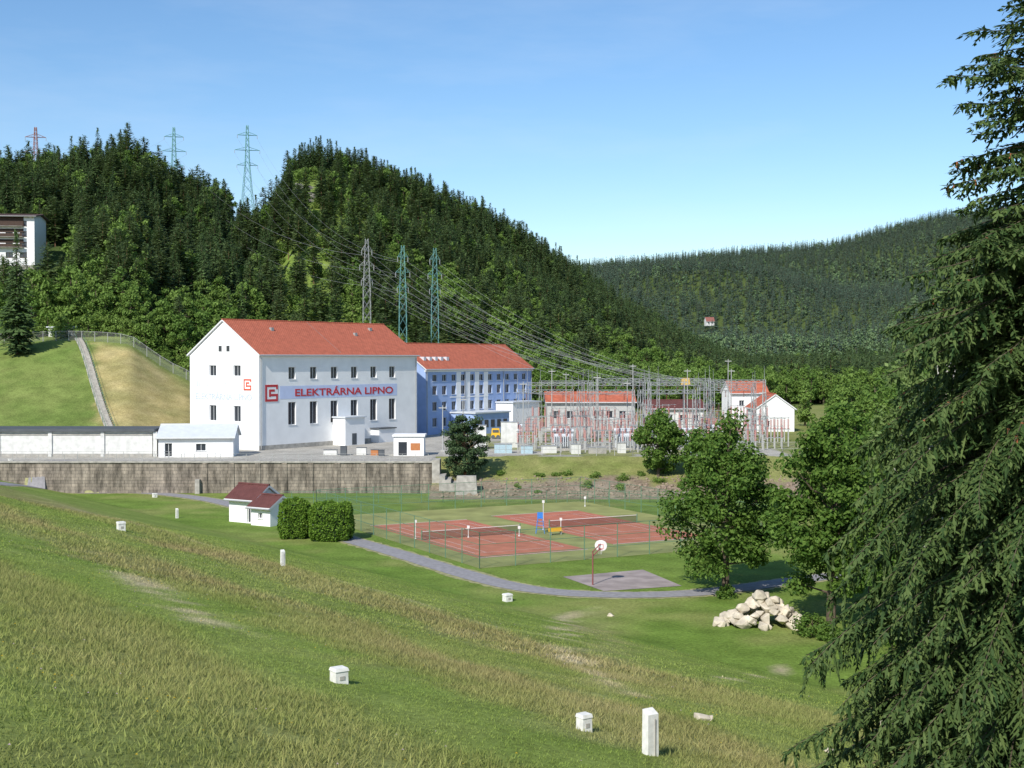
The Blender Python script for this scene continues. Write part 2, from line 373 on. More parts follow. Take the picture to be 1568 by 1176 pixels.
def broadleaf(name,seed,h,r,nc,nl,ls,mats,low=.15,link=False,loc=None,ecc=1.0,rcl=.26,flat=.8):
    R=np.random.default_rng(seed); rr=random.Random(seed); mb=MB()
    cz=h*(low+1)/2; rz=h*(1-low)/2; cen=[];rad=[]
    for i in range(nc):
        d=R.normal(size=3); d/=np.linalg.norm(d); f=(.25+.75*R.random()**.5)*.86
        zz=cz+d[2]*rz*f; w=1.0-.45*max(0,(zz-cz)/rz)
        cen.append((d[0]*r*f*w,d[1]*r*f*w*ecc,max(zz,.3))); rad.append(r*rcl*(.55+.9*R.random()))
    lean=Vector((rr.uniform(-.04,.04)*h,rr.uniform(-.04,.04)*h,0))
    z0=h*.35; tr=h*.014+.06; mid=Vector((0,0,z0))+lean*.4
    mb.tube((0,0,-.4),mid,tr*1.25,tr*.8,8,1,cap=False); top=Vector((0,0,h*.78))+lean
    mb.tube(mid,top,tr*.8,tr*.25,7,1,cap=False)
    for c in cen[::2]:
        c=Vector(c); f=min(.95,max(.0,(c.z-z0)/(h*.5)-.25)); s=mid.lerp(top,f)
        if c.z<z0: s=Vector((0,0,max(.8,c.z*.8)))
        m=s.lerp(c,.5)+Vector((0,0,-.03*h if c.z>z0 else 0))
        mb.tube(s,m,tr*.35,tr*.2,5,1,cap=False); mb.tube(m,c,tr*.2,tr*.06,4,1,cap=False)
    V,Q=leafcloud(R,cen,rad,nl,ls,flat); mb.add(V.tolist(),Q.tolist(),0)
    if link:
        o=mb.obj(name,mats); o.location=loc; o.rotation_euler=(0,0,rr.uniform(0,6)); return o
    return bpy.data.objects.new(name,mb.mesh(name,mats))
FCON=foliage('spruce_needles',(.043,.084,.030),(.108,.170,.056),.15,.5)
FPIN=foliage('pine_needles',(.068,.115,.040),(.145,.20,.072),.15,.5)
FDPIN=foliage('dark_pine_needles',(.035,.070,.030),(.085,.13,.05),.12,.1)
FDEC=foliage('deciduous_leaves',(.085,.17,.028),(.20,.30,.065),.30,.55)
FBUS=foliage('shrub_leaves',(.11,.20,.03),(.21,.30,.07),.30,.5)
FHAZE=foliage('haze_tinted_spruce_needles',(.074,.120,.086),(.110,.164,.104),.1,.7)  # far-hill haze painted into the needle colour: lighter and bluer
FHAZE_D=foliage('haze_tinted_leaves',(.11,.185,.085),(.16,.23,.10),.1,.7)  # leafy far-hill trees, aerial haze likewise mixed into their base colour
FHERO=foliage('hero_spruce_needles',(.030,.068,.018),(.115,.165,.048),.2,.0)
FTREE=foliage('tree_leaves',(.050,.115,.016),(.155,.25,.045),.32,.1)
FHEDGE=foliage('hedge_leaves',(.08,.17,.016),(.19,.30,.04),.25,.0)
def mkcol(name,objs):
    c=bpy.data.collections.new(name)
    for o in objs: c.objects.link(o)
    return c
def scatter(name,col,pos,sc,rz,idx):
    me=bpy.data.meshes.new(name); me.vertices.add(len(pos)); me.vertices.foreach_set('co',np.asarray(pos,np.float32).ravel())
    for nm,ty,arr in (('sc','FLOAT',sc),('rz','FLOAT',rz),('pick','INT',idx)):
        a=me.attributes.new(nm,ty,'POINT'); a.data.foreach_set('value',np.asarray(arr,np.float32 if ty=='FLOAT' else np.int32))
    me.update(); o=bpy.data.objects.new(name,me); COL.objects.link(o)
    ng=bpy.data.node_groups.new(name+'_nodes','GeometryNodeTree')
    ng.interface.new_socket('Geometry',in_out='INPUT',socket_type='NodeSocketGeometry'); ng.interface.new_socket('Geometry',in_out='OUTPUT',socket_type='NodeSocketGeometry')
    N=ng.nodes; L=ng.links; gi=N.new('NodeGroupInput'); go=N.new('NodeGroupOutput'); ip=N.new('GeometryNodeInstanceOnPoints')
    ci=N.new('GeometryNodeCollectionInfo'); ci.inputs['Collection'].default_value=col; ci.inputs['Separate Children'].default_value=True; ci.inputs['Reset Children'].default_value=True
    def na(nm,ty):
        n=N.new('GeometryNodeInputNamedAttribute'); n.data_type=ty; n.inputs['Name'].default_value=nm; return n.outputs[0]
    cx=N.new('ShaderNodeCombineXYZ'); L.new(na('rz','FLOAT'),cx.inputs['Z'])
    sx=N.new('ShaderNodeCombineXYZ'); s=na('sc','FLOAT'); [L.new(s,sx.inputs[k]) for k in 'XYZ']
    ip.inputs['Pick Instance'].default_value=True
    L.new(gi.outputs[0],ip.inputs['Points']); L.new(ci.outputs[0],ip.inputs['Instance']); L.new(na('pick','INT'),ip.inputs['Instance Index'])
    L.new(cx.outputs[0],ip.inputs['Rotation']); L.new(sx.outputs[0],ip.inputs['Scale']); L.new(ip.outputs[0],go.inputs[0])
    md=o.modifiers.new('scatter','NODES'); md.node_group=ng; return o
protA=[]
for i in range(4): protA.append(conifer('p%02d_spruce'%i,10+i,17,[3.7,3.3,4.1,3.4][i],24,12,3,[FCON,BARK],pw=[.68,.55,.72,.5][i],lw=.27))
for i in range(3): protA.append(conifer('p%02d_pine'%(4+i),30+i,16,[3.4,3.8,3.0][i],18,13,3,[FPIN,PBARK],base=.2,pw=.34,droop=.05,lw=.34,rise=.25,tr=.8))
for i in range(3): protA.append(broadleaf('p%02d_deciduous'%(7+i),40+i,13,4.2,34,60,.33,[FDEC,BARK],low=.02,rcl=.27))
for i in range(2): protA.append(broadleaf('p%02d_shrub'%(10+i),50+i,4.5,3.0,18,50,.24,[FBUS,BARK],low=-.05,rcl=.33))
colA=mkcol('forest_tree_kinds',protA)
protB=[conifer('f%02d_spruce'%i,70+i,18,4.1,11,8,2,[FHAZE,BARK],lw=.42,pw=.55) for i in range(3)]+[broadleaf('f%02d_leafy'%(3+i),80+i,14,5,12,26,1.0,[FHAZE_D,BARK],low=.0,rcl=.4) for i in range(2)]
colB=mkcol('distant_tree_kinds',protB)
def jgrid(x0,x1,y0,y1,sp,R):
    X,Y=np.meshgrid(np.arange(x0,x1,sp),np.arange(y0,y1,sp)); X=X.ravel()+R.uniform(-.5,.5,X.size)*sp; Y=Y.ravel()+R.uniform(-.5,.5,Y.size)*sp; return X,Y
R=np.random.default_rng(5)
X,Y=jgrid(-260,560,235,980,4.9,R); px=784+F*X/Y
Db=np.interp(px,PXB,DB); Dr=np.interp(px,PXK,DR)
k=(px>-120)&(px<1700)&(Y>Db+6)&(Y<Dr+45)
k&=~((px<310)&(Y<300))
k&=~((px<110)&(Y>352)&(Y<395)&(X<-118))
X,Y,px,Db,Dr=X[k],Y[k],px[k],Db[k],Dr[k]
n4=vnoise(X,Y,40,6); n2=vnoise(X,Y,25,21); rnd=R.random(len(X))
t=(Y-Db)/(Dr-Db)
corr=((px>425)&(px<640)&(Y<580))&(n4>.25)|((px>640)&(px<770)&(Y<395))
rock=(px>445)&(px<492)&(Y>508)&(Y<562)
dec_p=np.clip(.85-t*1.8,0,.85)*(px>380)+.10+ (px>900)*.2*(n2>.5)+(px>520)*(px<800)*.12+(px<400)*.3*(n2>.5)+(px<420)*(t<.34)*.5
idx=np.where(rnd<dec_p,R.integers(7,10,len(X)),np.where((rnd>.66)|((n2>.5)&(rnd>.40)),R.integers(4,7,len(X)),R.integers(0,4,len(X))))
sc=.74+.40*R.random(len(X))**1.5+.14*(n2-.5)
sc=np.where((px<120)&(Y>318)&(Y<372),sc*.70,sc)
keep=np.ones(len(X),bool)
cs=corr&(rnd<.72); idx=np.where(cs,R.integers(10,12,len(X)),idx); sc=np.where(cs,.5+.9*R.random(len(X)),sc)
keep&=~(corr&(R.random(len(X))<.2)); keep&=~(rock&(R.random(len(X))<.5)); idx=np.where(rock,R.integers(10,12,len(X)),idx); sc=np.where(rock,.5,sc)
keep&=~((px>345)&(px<425)&(t>.9)&(R.random(len(X))<.3)); sc=np.where((px>355)&(px<425)&(t>.85),sc*.7,sc)
X,Y,sc,idx=X[keep],Y[keep],sc[keep],idx[keep]
ex=R.uniform(-120,-62,150); ey=R.uniform(294,310,150)
X=np.append(X,ex);Y=np.append(Y,ey);sc=np.append(sc,.4+.9*R.random(150));idx=np.append(idx,R.integers(10,12,150))
ex=R.uniform(5,150,160); ey=R.uniform(318,430,160); kk=ey>np.interp(784+F*ex/ey,PXB,DB)-25
X=np.append(X,ex[kk]);Y=np.append(Y,ey[kk]);sc=np.append(sc,.6+.5*R.random(kk.sum()));idx=np.append(idx,R.integers(7,12,kk.sum()))
ex=R.uniform(66,130,70); ey=R.uniform(235,330,70)
X=np.append(X,ex);Y=np.append(Y,ey);sc=np.append(sc,.7+.4*R.random(70));idx=np.append(idx,R.integers(7,10,70))
scatter('forest_trees',colA,np.stack([X,Y,Hf(X,Y)-.2],1),sc,R.random(len(X))*6.28,idx)
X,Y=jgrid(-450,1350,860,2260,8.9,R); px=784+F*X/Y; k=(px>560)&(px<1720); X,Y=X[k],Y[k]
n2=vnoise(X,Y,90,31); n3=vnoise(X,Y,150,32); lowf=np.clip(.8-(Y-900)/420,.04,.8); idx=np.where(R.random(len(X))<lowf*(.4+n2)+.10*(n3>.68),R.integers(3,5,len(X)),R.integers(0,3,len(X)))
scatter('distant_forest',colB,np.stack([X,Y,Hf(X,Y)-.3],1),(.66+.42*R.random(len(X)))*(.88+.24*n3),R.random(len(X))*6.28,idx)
def put(o,p,rz=0,s=1): o.location=p; o.rotation_euler=(0,0,rz); o.scale=(s,s,s); return o
put(conifer('spruce_tree',101,27,5.0,36,16,5,[FCON,BARK],link=True),(-106,280,H(-106,280)-.3))
put(conifer('spruce_tree',102,17,3.4,28,14,4,[FCON,BARK],link=True),(-118,266,H(-118,266)-.3))
broadleaf('pine_tree',103,11.4,4.3,95,170,.17,[FDPIN,PBARK],low=-.02,link=True,loc=(-7.3,204,H(-7.3,204)-.1),rcl=.24,flat=.55)
broadleaf('broadleaf_tree',111,17.0,6.2,105,260,.18,[FTREE,BARK],low=-.05,link=True,loc=(19.0,116,-.1),rcl=.20)
broadleaf('broadleaf_tree',112,19.0,5.2,100,260,.18,[FTREE,BARK],low=-.03,link=True,loc=(25.0,102,-.1),rcl=.21)
broadleaf('broadleaf_tree',113,20.5,5.2,90,240,.17,[FTREE,BARK],low=-.03,link=True,loc=(29.5,90,-.1),rcl=.22)
broadleaf('broadleaf_tree',114,16.5,5.0,70,220,.20,[FTREE,BARK],low=.0,link=True,loc=(31,112,-.1),rcl=.25)
broadleaf('broadleaf_tree',115,15.5,5.0,70,200,.20,[FTREE,BARK],low=.0,link=True,loc=(37,122,-.1),rcl=.25)
broadleaf('broadleaf_tree',116,12,4.8,50,180,.24,[FTREE,BARK],low=.0,link=True,loc=(23.0,205,2.0),rcl=.26)
broadleaf('broadleaf_tree',117,9.5,4.2,44,160,.24,[FTREE,BARK],low=.0,link=True,loc=(29.5,201,1.0),rcl=.27)
broadleaf('birch_tree',118,26.5,4.2,80,200,.16,[foliage('birch_leaves',(.11,.18,.045),(.22,.30,.10),.3,.1),mat('birch_bark',(.5,.48,.44),.8,.3,3)],low=.2,link=True,loc=(25.2,78,-.1),rcl=.22)
for i,(x,y,h) in enumerate([(50,190,14),(58,178,15),(45,160,11),(52,140,14),(42,128,13),(62,210,13),(70,225,15),(36,78,13),(30,70,10),(44,100,15)]):
    broadleaf('broadleaf_tree',120+i,h,h*.36,44,130,.26,[FTREE,BARK],low=-.02,link=True,loc=(x,y,H(x,y)-.1),rcl=.28)
for i,(x,y,s) in enumerate([(22.6,98,1.5),(23.6,96.5,1.1),(27.5,94,2.0),(18.6,113.5,1.0),(29.5,80,2.2),(25.2,86,1.5)]):
    broadleaf('shrub',160+i,s*1.2,s,16,120,.10,[FTREE,BARK],low=-.1,link=True,loc=(x,y,H(x,y)-.1),rcl=.35)
def hero_spruce(bx,by):
    R=random.Random(3); bz=H(bx,by); Ht=30.0-bz; V=[];Fc=[]; mb=MB(); e=empty('spruce_tree',(bx,by,bz))
    mb.tube((0,0,-.5),(0,0,Ht*.5),.30,.18,10,0,cap=False); mb.tube((0,0,Ht*.5),(0,0,Ht),.18,.02,8,0,cap=False)
    cones=MB(); d=.4
    PD=[0,1.2,2.6,3.6,4.6,5.4,6.2,7.0,9,12,16,22]; PR=[.2,1.3,2.25,2.0,2.3,1.9,2.9,3.6,4.05,4.6,5.6,6.1]
    while d<Ht-1.0:
        nbr=9 if d<5.4 else 12
        rr=float(np.interp(d,PD,PR))
        a0=R.uniform(0,6.28)
        for j in range(nbr):
            az=a0+j*6.283/nbr+R.uniform(-.3,.3); L=rr*R.uniform(.62,1.14); z0=Ht-d+R.uniform(-.2,.2)
            # the far-right half is out of every plausible view: keep it coarser
            step=.15 if math.cos(az)<.5 else .26
            low=min(1,d/12)*R.uniform(.8,1.15); n=max(5,int(L/step)); prev=None; bend=R.uniform(-.25,.25)
            for i in range(n+1):
                f=i/n; zz=z0+L*(.22*(1-low)*f - (.25+.42*low)*f*f*.9+.16*max(0,f-.7)*1.6)+ .12*L*f*(1-low)
                a=az+bend*f*f; P=Vector((math.cos(a)*L*f,math.sin(a)*L*f,zz))
                if prev is not None:
                    if i%2==0 or i==n: mb.tube(pp,P,max(.008,.035*(1-f)),max(.006,.03*(1-f)),4,0,cap=False); pp=P
                    out=(P-prev).normalized(); sd=out.cross(Vector((0,0,1))).normalized()
                    if f>.10:
                        for sg in (-1,1):
                            tl=(.26+.64*math.sin(min(1,f*1.05)*math.pi)**.7*min(1,L/3))*R.uniform(.45,1.25)
                            dd=(sd*sg*R.uniform(.4,1)+out*R.uniform(.3,1.0)+Vector((0,0,R.uniform(-.9,.05)))).normalized()
                            m=max(3,int(tl/.11)); uu=dd.cross(Vector((R.uniform(-.4,.4),R.uniform(-.4,.4),1))).normalized()
                            kite(V,Fc,P,dd,tl*1.08,.040,.0)
                            for s in range(m):
                                q2=P+dd*tl*(s/m)+Vector((0,0,-.06*(s/m)**2))
                                for s2 in (-1,1):
                                    d2=(dd*R.uniform(.5,1)+uu*s2*R.uniform(.35,.9)+Vector((0,0,R.uniform(-.6,.3)))).normalized()
                                    kite(V,Fc,q2,d2,R.uniform(.11,.21),R.uniform(.026,.040),.004,up=Vector((R.uniform(-.8,.8),R.uniform(-.8,.8),1)))
                        if R.random()<.9:
                            hl=R.uniform(.2,.7)*min(1,L/3)*(.4+low); dd=Vector((R.uniform(-.25,.25),R.uniform(-.25,.25),-1)).normalized(); u2=Vector((R.uniform(-1,1),R.uniform(-1,1),0)).normalized()
                            kite(V,Fc,P,dd,hl,.05,0,up=u2)
                            for s in range(int(hl/.12)):
                                for s2 in (-1,1):
                                    kite(V,Fc,P+dd*(.12*s),(dd+u2*s2*R.uniform(.3,.8)).normalized(),R.uniform(.11,.19),.034,0,up=Vector((R.uniform(-1,1),R.uniform(-1,1),.2)))
                else: pp=P
                prev=P
                if d<10 and f>.6 and R.random()<.08:
                    cones.tube(P,P+Vector((R.uniform(-.03,.03),0,-R.uniform(.1,.16))),.032,.02,5,0)
        d+=.38 if d>5.4 else .50
    mb.obj('trunk_and_branches',[BARK],e)
    me=npmesh('needles',np.array(V),np.array(Fc)); me.materials.append(FHERO); o=bpy.data.objects.new('needles',me); COL.objects.link(o); o.parent=e
    cones.obj('cones',[mat('spruce_cones',(.32,.11,.05),.8,.2,4)],e)
    return len(Fc)
print('hero faces',hero_spruce(12.4,30))
# ------------------------------------------------------------------ buildings
def frameM(O,ux):
    ux=Vector((ux[0],ux[1],0)).normalized(); uy=Vector((-ux.y,ux.x,0))
    M=Matrix.Identity(4); M.col[0][:3]=ux; M.col[1][:3]=uy; M.col[3][:3]=Vector(O); return M
def facade(mb,M,w,h,wins,dep=.28,bars=1,sill=True):
    xs=sorted({0,w,*[a for q in wins for a in q[:2]]}); zs=sorted({0,h,*[a for q in wins for a in q[2:4]]})
    for i in range(len(xs)-1):
        for j in range(len(zs)-1):
            cx=(xs[i]+xs[i+1])/2; cz=(zs[j]+zs[j+1])/2
            if any(q[0]<cx<q[1] and q[2]<cz<q[3] for q in wins): continue
            mb.poly([(xs[i],0,zs[j]),(xs[i+1],0,zs[j]),(xs[i+1],0,zs[j+1]),(xs[i],0,zs[j+1])],0,M)
    for a,b,c,d in [q[:4] for q in wins]:
        mb.poly([(a,0,c),(a,dep,c),(a,dep,d),(a,0,d)],0,M); mb.poly([(b,0,c),(b,0,d),(b,dep,d),(b,dep,c)],0,M)
        mb.poly([(a,0,d),(a,dep,d),(b,dep,d),(b,0,d)],0,M); mb.poly([(a,0,c),(b,0,c),(b,dep,c),(a,dep,c)],0,M)
        mb.poly([(a,dep,c),(b,dep,c),(b,dep,d),(a,dep,d)],1,M)
        t=.07; y0=dep-.07; y1=dep-.005
        mb.box(a,a+t,y0,y1,c,d,2,M); mb.box(b-t,b,y0,y1,c,d,2,M); mb.box(a+t,b-t,y0,y1,c,c+t,2,M); mb.box(a+t,b-t,y0,y1,d-t,d,2,M)
        for k in range(bars):
            x=a+(b-a)*(k+1)/(bars+1); mb.box(x-.03,x+.03,y0,y1,c+t,d-t,2,M)
        if sill: mb.box(a-.1,b+.1,-.09,0-.003,c-.09,c-.01,2,M)
def building(name,O,ux,L,W,Hh,Rr,front=(),gable=(),attic=(),wall=WHITE,roof=TILE,ov=.6,frame=FRAME,back=(),gwall=None):
    e=empty(name,O); Mw=frameM(O,ux); T=Matrix.Translation(-Vector(O))@Mw
    w=MB(); facade(w,T,L,Hh,list(front))
    Mg=T@Matrix(((0,1,0,0),(-1,0,0,W),(0,0,1,0),(0,0,0,1)))
    g=MB(); facade(g,Mg,W,Hh,list(gable))
    g.poly([(0,0,Hh),(W,0,Hh),(W/2,0,Hh+Rr)],0,Mg)
    for a,b,c,d in attic:
        g.box(a-.08,b+.08,-.05,-.003,c-.08,d+.08,2,Mg); g.box(a,b,-.07,-.052,c,d,1,Mg)
    Mb=T@Matrix(((-1,0,0,L),(0,-1,0,W),(0,0,1,0),(0,0,0,1))); facade(w,Mb,L,Hh,list(back))
    Mr=T@Matrix(((0,-1,0,L),(1,0,0,0),(0,0,1,0),(0,0,0,1))); facade(w,Mr,W,Hh,[]); w.poly([(0,0,Hh),(W,0,Hh),(W/2,0,Hh+Rr)],0,Mr)
    w.obj('walls',[wall,GLASS,frame],e); g.obj('gable_wall',[gwall or wall,GLASS,frame],e)
    r=MB(); s=Rr/(W/2); th=.28; x0=-ov*.7; x1=L+ov*.7; up=.06
    prof=[(-ov,Hh-ov*s+up),(W/2,Hh+Rr+up),(W+ov,Hh-ov*s+up),(W+ov,Hh-ov*s+up+th),(W/2,Hh+Rr+up+th),(-ov,Hh-ov*s+up+th)]
    for i in range(6):
        a=prof[i]; b=prof[(i+1)%6]; r.poly([(x0,*a),(x0,*b),(x1,*b),(x1,*a)],0 if i in(3,4) else 1,T)
    r.poly([(x0,*prof[i]) for i in (0,1,4,5)],1,T); r.poly([(x0,*prof[i]) for i in (1,2,3,4)],1,T)
    r.poly([(x1,*prof[i]) for i in (5,4,1,0)],1,T); r.poly([(x1,*prof[i]) for i in (4,3,2,1)],1,T)
    r.tube((x0,W/2,Hh+Rr+th+up),(x1,W/2,Hh+Rr+th+up),.16,.16,6,0,T)
    r.tube((x0,-ov-.08,Hh-ov*s+up+.1),(x1,-ov-.08,Hh-ov*s+up+.1),.1,.1,6,2,T)
    ro=r.obj('roof',[roof,frame,GREYM],e)
    return e,T,Mg
def textobj(name,body,T,x0,x1,z0,hgt,m,parent,off=.06):
    cu=bpy.data.curves.new(name,'FONT'); cu.body=body; cu.extrude=.02; cu.offset=.018; o=bpy.data.objects.new(name,cu); COL.objects.link(o)
    bpy.context.view_layer.update()
    me=bpy.data.meshes.new_from_object(o.evaluated_get(bpy.context.evaluated_depsgraph_get())); bpy.data.objects.remove(o)
    c=np.array([v.co[:] for v in me.vertices]); mn=c.min(0); mx=c.max(0)
    capmax=mx[1] if 'Á' not in body else mx[1]*.80
    for v in me.vertices:
        x=x0+(v.co.x-mn[0])/(mx[0]-mn[0])*(x1-x0); z=z0+(v.co.y-mn[1])/(capmax-mn[1])*hgt
        v.co=T@Vector((x,-off-v.co.z,z))
    me.materials.clear(); me.materials.append(m); n=bpy.data.objects.new(name,me); COL.objects.link(n); n.parent=parent; return n
def logo(T,x,z,s,m,parent,bg):
    b=MB(); t=s*.14
    b.box(x,x+s,-.05,-.003,z,z+s,1,T)
    y0,y1=-.08,-.052
    b.box(x,x+t,y0,y1,z,z+s,0,T); b.box(x+t,x+s,y0,y1,z,z+t,0,T); b.box(x+t,x+s,y0,y1,z+s-t,z+s,0,T)
    b.box(x+s-t,x+s,y0,y1,z+t,z+s*.45,0,T); b.box(x+s-t,x+s,y0,y1,z+s*.72,z+s-t,0,T)
    b.box(x+s*.3,x+s*.44,y0,y1,z+s*.28,z+s*.72,0,T); b.box(x+s*.44,x+s-t,y0,y1,z+s*.31,z+s*.45,0,T); b.box(x+s*.44,x+s*.75,y0,y1,z+s*.58,z+s*.72,0,T)
    b.obj('logo',[m,bg],parent)
B1=(-44.3,228.6,4.8); UX=(.6,.8)
fr=[]
for k in range(6):
    c=7.9+5.35*k; fr.append((c-.85,c+.85,12.4,14.6)); fr.append((c-.95,c+.95,4.2,8.3))
W=18.5
ga=[(W-5.7-.95,W-5.7+.95,13.0,14.9),(W-12.2-.95,W-12.2+.95,13.0,14.9),(W-5.7-.95,W-5.7+.95,4.9,7.7),(W-12.2-.95,W-12.2+.95,4.9,7.7)]
e,T,Mg=building('power_plant_building',B1,UX,42,W,16.8,6.0,fr,ga,[(W-8.4,W-7.6,17.4,18.4),(W-10.5,W-9.7,17.4,18.4)],ov=.5)
b=MB(); b.box(4.9,36,-.03,-.003,8.9,11.2,0,T); b.obj('sign_band',[BAND],e)
textobj('sign_lettering','ELEKTRÁRNA LIPNO',T,8.6,34.8,9.3,1.35,RED,e)
logo(T,1.4,8.5,3.0,RED,e,WHITE)
textobj('gable_lettering','ELEKTRÁRNA LIPNO',Mg,1.6,W-1.8,8.7,1.15,PALE,e,.03)
textobj('gable_emblem','|||',Mg,1.9,3.2,11.0,1.3,PALE,e,.03); textobj('gable_operator','ENERGETIKA',Mg,4,12.5,11.1,.7,mat('very_faded_lettering',(.68,.70,.75),.8),e,.03)
logo(Mg,W-3.9,10.5,2.0,mat('orange_red_sign',(.62,.10,.05),.6,.05,2),e,WHITE)
b=MB()
b.box(-.03,42.03,-.06,-.004,0,.8,0,T)
for x in (.4,41.6): b.tube((x,-.16,.2),(x,-.16,16.3),.09,.09,6,1,T)
b.obj('plinth_and_pipes',[CONC,GREYM],e)
s=6.0/9.25
b=MB()
for k in range(40):
    y=.2+k*.226; b.box(20.44,20.56,y,y+.2,16.8+y*s+.35,16.8+y*s+.42,0,T)
for x,y in ((9,6.5),(30,5.5),(36,7.2)):
    b.box(x-.3,x+.3,y-.3,y+.3,16.8+y*s,16.8+y*s+.8,0,T)
b.obj('roof_vents_and_ladder',[GREYM],e)
b=MB(); b.box(18.2,23.4,-3.2,-.01,0,5.1,0,T); b.box(17.9,23.7,-3.5,-.01,5.1,5.35,1,T); b.box(28.5,33,-2.2,-.01,0,2.6,0,T); b.box(28.2,33.3,-2.4,-.01,2.6,2.8,2,T); b.box(20,21.2,-3.23,-3.203,.1,2.2,2,T); b.obj('entrance_annex',[WHITE,LGREY,DARK],e)
fr2=[]
for k in range(11):
    c=3.0+3.2*k
    for z0 in (1.6,5.0,8.4,11.3):
        fr2.append((c-.75,c+.75,z0,z0+1.9-(.5 if z0>11 else 0)))
e2,T2,Mg2=building('office_building',(-18.2,275,4.8),UX,38,16,13.9,5.2,fr2,[],wall=BLUEW,ov=.5)
b=MB()
for k in range(11):
    c=4.6+3.2*k
    if 8<c<22: b.box(c-.78,c+.78,-.05,-.004,1.0,13.2,0,T2)
for x in (.3,13,27,37.7): b.tube((x,-.16,.2),(x,-.16,13.5),.09,.09,6,1,T2)
for z in (4.3,7.7): b.box(8.0,21.4,-.09,-.052,z,z+.25,0,T2)
b.box(-.3,38.3,-.2,-.004,13.3,13.75,0,T2)
b.obj('white_panels',[WHITE,GREYM],e2)
b=MB()
for i in range(5):
    y=2.2; x=2+i*1.9; s=5.2/8; b.box(x,x+.8,y,y+1.2,13.9+y*s+.37,13.9+(y+1.2)*s+.40,0,T2)
b.obj('skylights',[LGREY],e2)
b=MB(); b.box(8,20,-7,-.2,0,4.4,0,T2); b.box(7.7,20.3,-7.3,-.2,4.4,4.7,1,T2); b.box(24,34,-5,-.2,0,6.2,2,T2); b.box(23.7,34.3,-5.3,-.2,6.2,6.5,1,T2)
for k in range(5): b.box(9+2.2*k,10.3+2.2*k,-7.05,-7.003,1.4,3,3,T2)
b.obj('low_wing',[BLUEW,LGREY,WHITE,GLASS],e2)
building('white_house',(62.3,288,4.8),(0,1),12,8.4,5.0,3.0,gable=[(2,3,1,2.4)],ov=.4)
building('white_house',(51.0,304,4.8),(1,.15),9,7,8.0,2.4,front=[(2,3.2,5.0,6.4),(5.5,6.7,5.0,6.4)],ov=.4)
GP=mat('grey_plaster',(.45,.45,.43),.85,.1)
building('substation_control_building',(8,297,4.8),(1,.04),20,8,6.2,1.9,front=[(1.5+3*i,3+3*i,2.5,4.2) for i in range(6)],ov=.6,roof=TILE,wall=GP)
building('substation_control_building',(31,300,4.8),(1,.04),13,7,4.6,1.6,front=[(1.5+3*i,3+3*i,1.8,3.2) for i in range(4)],ov=.6,roof=TILE2,wall=WHITE2)
# garden sheds
sp=plane(350,799,0); us=Vector((.85,-.53,0)).normalized(); vs_=Vector((-us.y,us.x,0))
building('garden_shed',sp,us,4.5,4.4,3.0,1.4,front=[(3.1,3.9,.05,2.1)],roof=TILE2,ov=.55)
o2=sp+us*4.9-vs_*1.2; building('garden_shed',o2,us,3.2,4.0,2.3,1.1,front=[(1.2,1.9,.9,1.6)],roof=TILE2,ov=.5)
e=empty('canal_gallery_building',(-95,214,4.8)); b=MB()
b.box(-25,36,0,8,0,4.15,0)
for i in range(8): b.box(-24+8.6*i,-23.4+8.6*i,-.25,-.004,0,4.1,0)
b.box(-25.5,36.5,-.6,8.4,4.15,4.6,1); b.box(-25,36,-.12,-.004,3.55,3.8,2); b.box(-25,36,-.1,-.004,0,.5,2)
b.obj('gallery_walls_and_roof',[WHITE2,DARK,CONC],e)
building('gatehouse',(-57.6,212.5,4.8),(1,.1),12,9,3.1,1.7,front=[(1,2.2,.1,2.3),(6,7.6,1,2.2)],roof=LGREY,ov=.5)
e=empty('kiosk',(-19.6,216,4.8)); b=MB(); b.box(0,5,0,4,0,3.2,0); b.box(-.2,5.2,-.3,4.2,3.2,3.5,0); b.box(.8,2.2,-.03,-.004,.1,2.3,1); b.box(2.8,4.4,-.03,-.004,.9,2.1,2); b.obj('kiosk_body',[WHITE,GLASS,ORNG],e)
b=MB()
for i,(x,y,w,h,m) in enumerate([(-26,218,1.6,1.2,0),(-23.5,217,1.2,.9,2),(-28.5,216.5,1,1.5,1),(-31.5,218,2.2,.8,0),(-22,215,.9,1,1)]):
    b.box(x,x+w,y,y+1,4.8,4.8+h,m); b.box(x-.05,x+w+.05,y-.05,y+1.05,4.8+h,4.85+h,1)
b.obj('yard_crates',[WHITE2,DARK,ORNG])
# apartment house on the left hillside
hx,hy=-157.5,372; hz=47.6
wn=[]
for f in range(4):
    for k in range(5): wn.append((1.5+3.9*k,3.5+3.9*k,2.2+3*f,3.7+3*f))
BROOF=mat('brown_metal_roof',(.06,.035,.03),.6)
e,T,_=building('apartment_house',(hx,hy,hz),(1,.08),21.2,12,13.9,.9,front=wn,roof=BROOF,frame=mat('brown_trim',(.10,.06,.045),.7),ov=1.2)
b=MB(); BR=mat('dark_wood_cladding',(.07,.045,.035),.8)
for f in range(3): b.box(3.5,18.2,-1.4,-.01,5+3*f,5.15+3*f,0,T); b.box(3.5,18.2,-1.45,-1.38,5.15+3*f,6.0+3*f,1,T); b.box(3.5,18.2,-.08,-.012,6.4+3*f,7.4+3*f,1,T)
b.box(-.05,18.2,-.06,-.02,11.0,13.8,1,T); b.box(.02,21.1,.02,11.9,-14,-.01,0,T); b.obj('balconies',[CONC,BR],e)
b=MB(); M=Matrix.Translation((-105,296,H(-105,296)-.5)); b.box(0,6.2,0,4,0,2.6,0,M); b.box(-.4,6.6,-.4,4.4,2.6,2.85,1,M); b.box(.8,2.4,-.03,-.004,1,2,2,M); b.obj('hillside_hut',[WHITE2,LGREY,GLASS],loc=(-105,296,H(-105,296)))
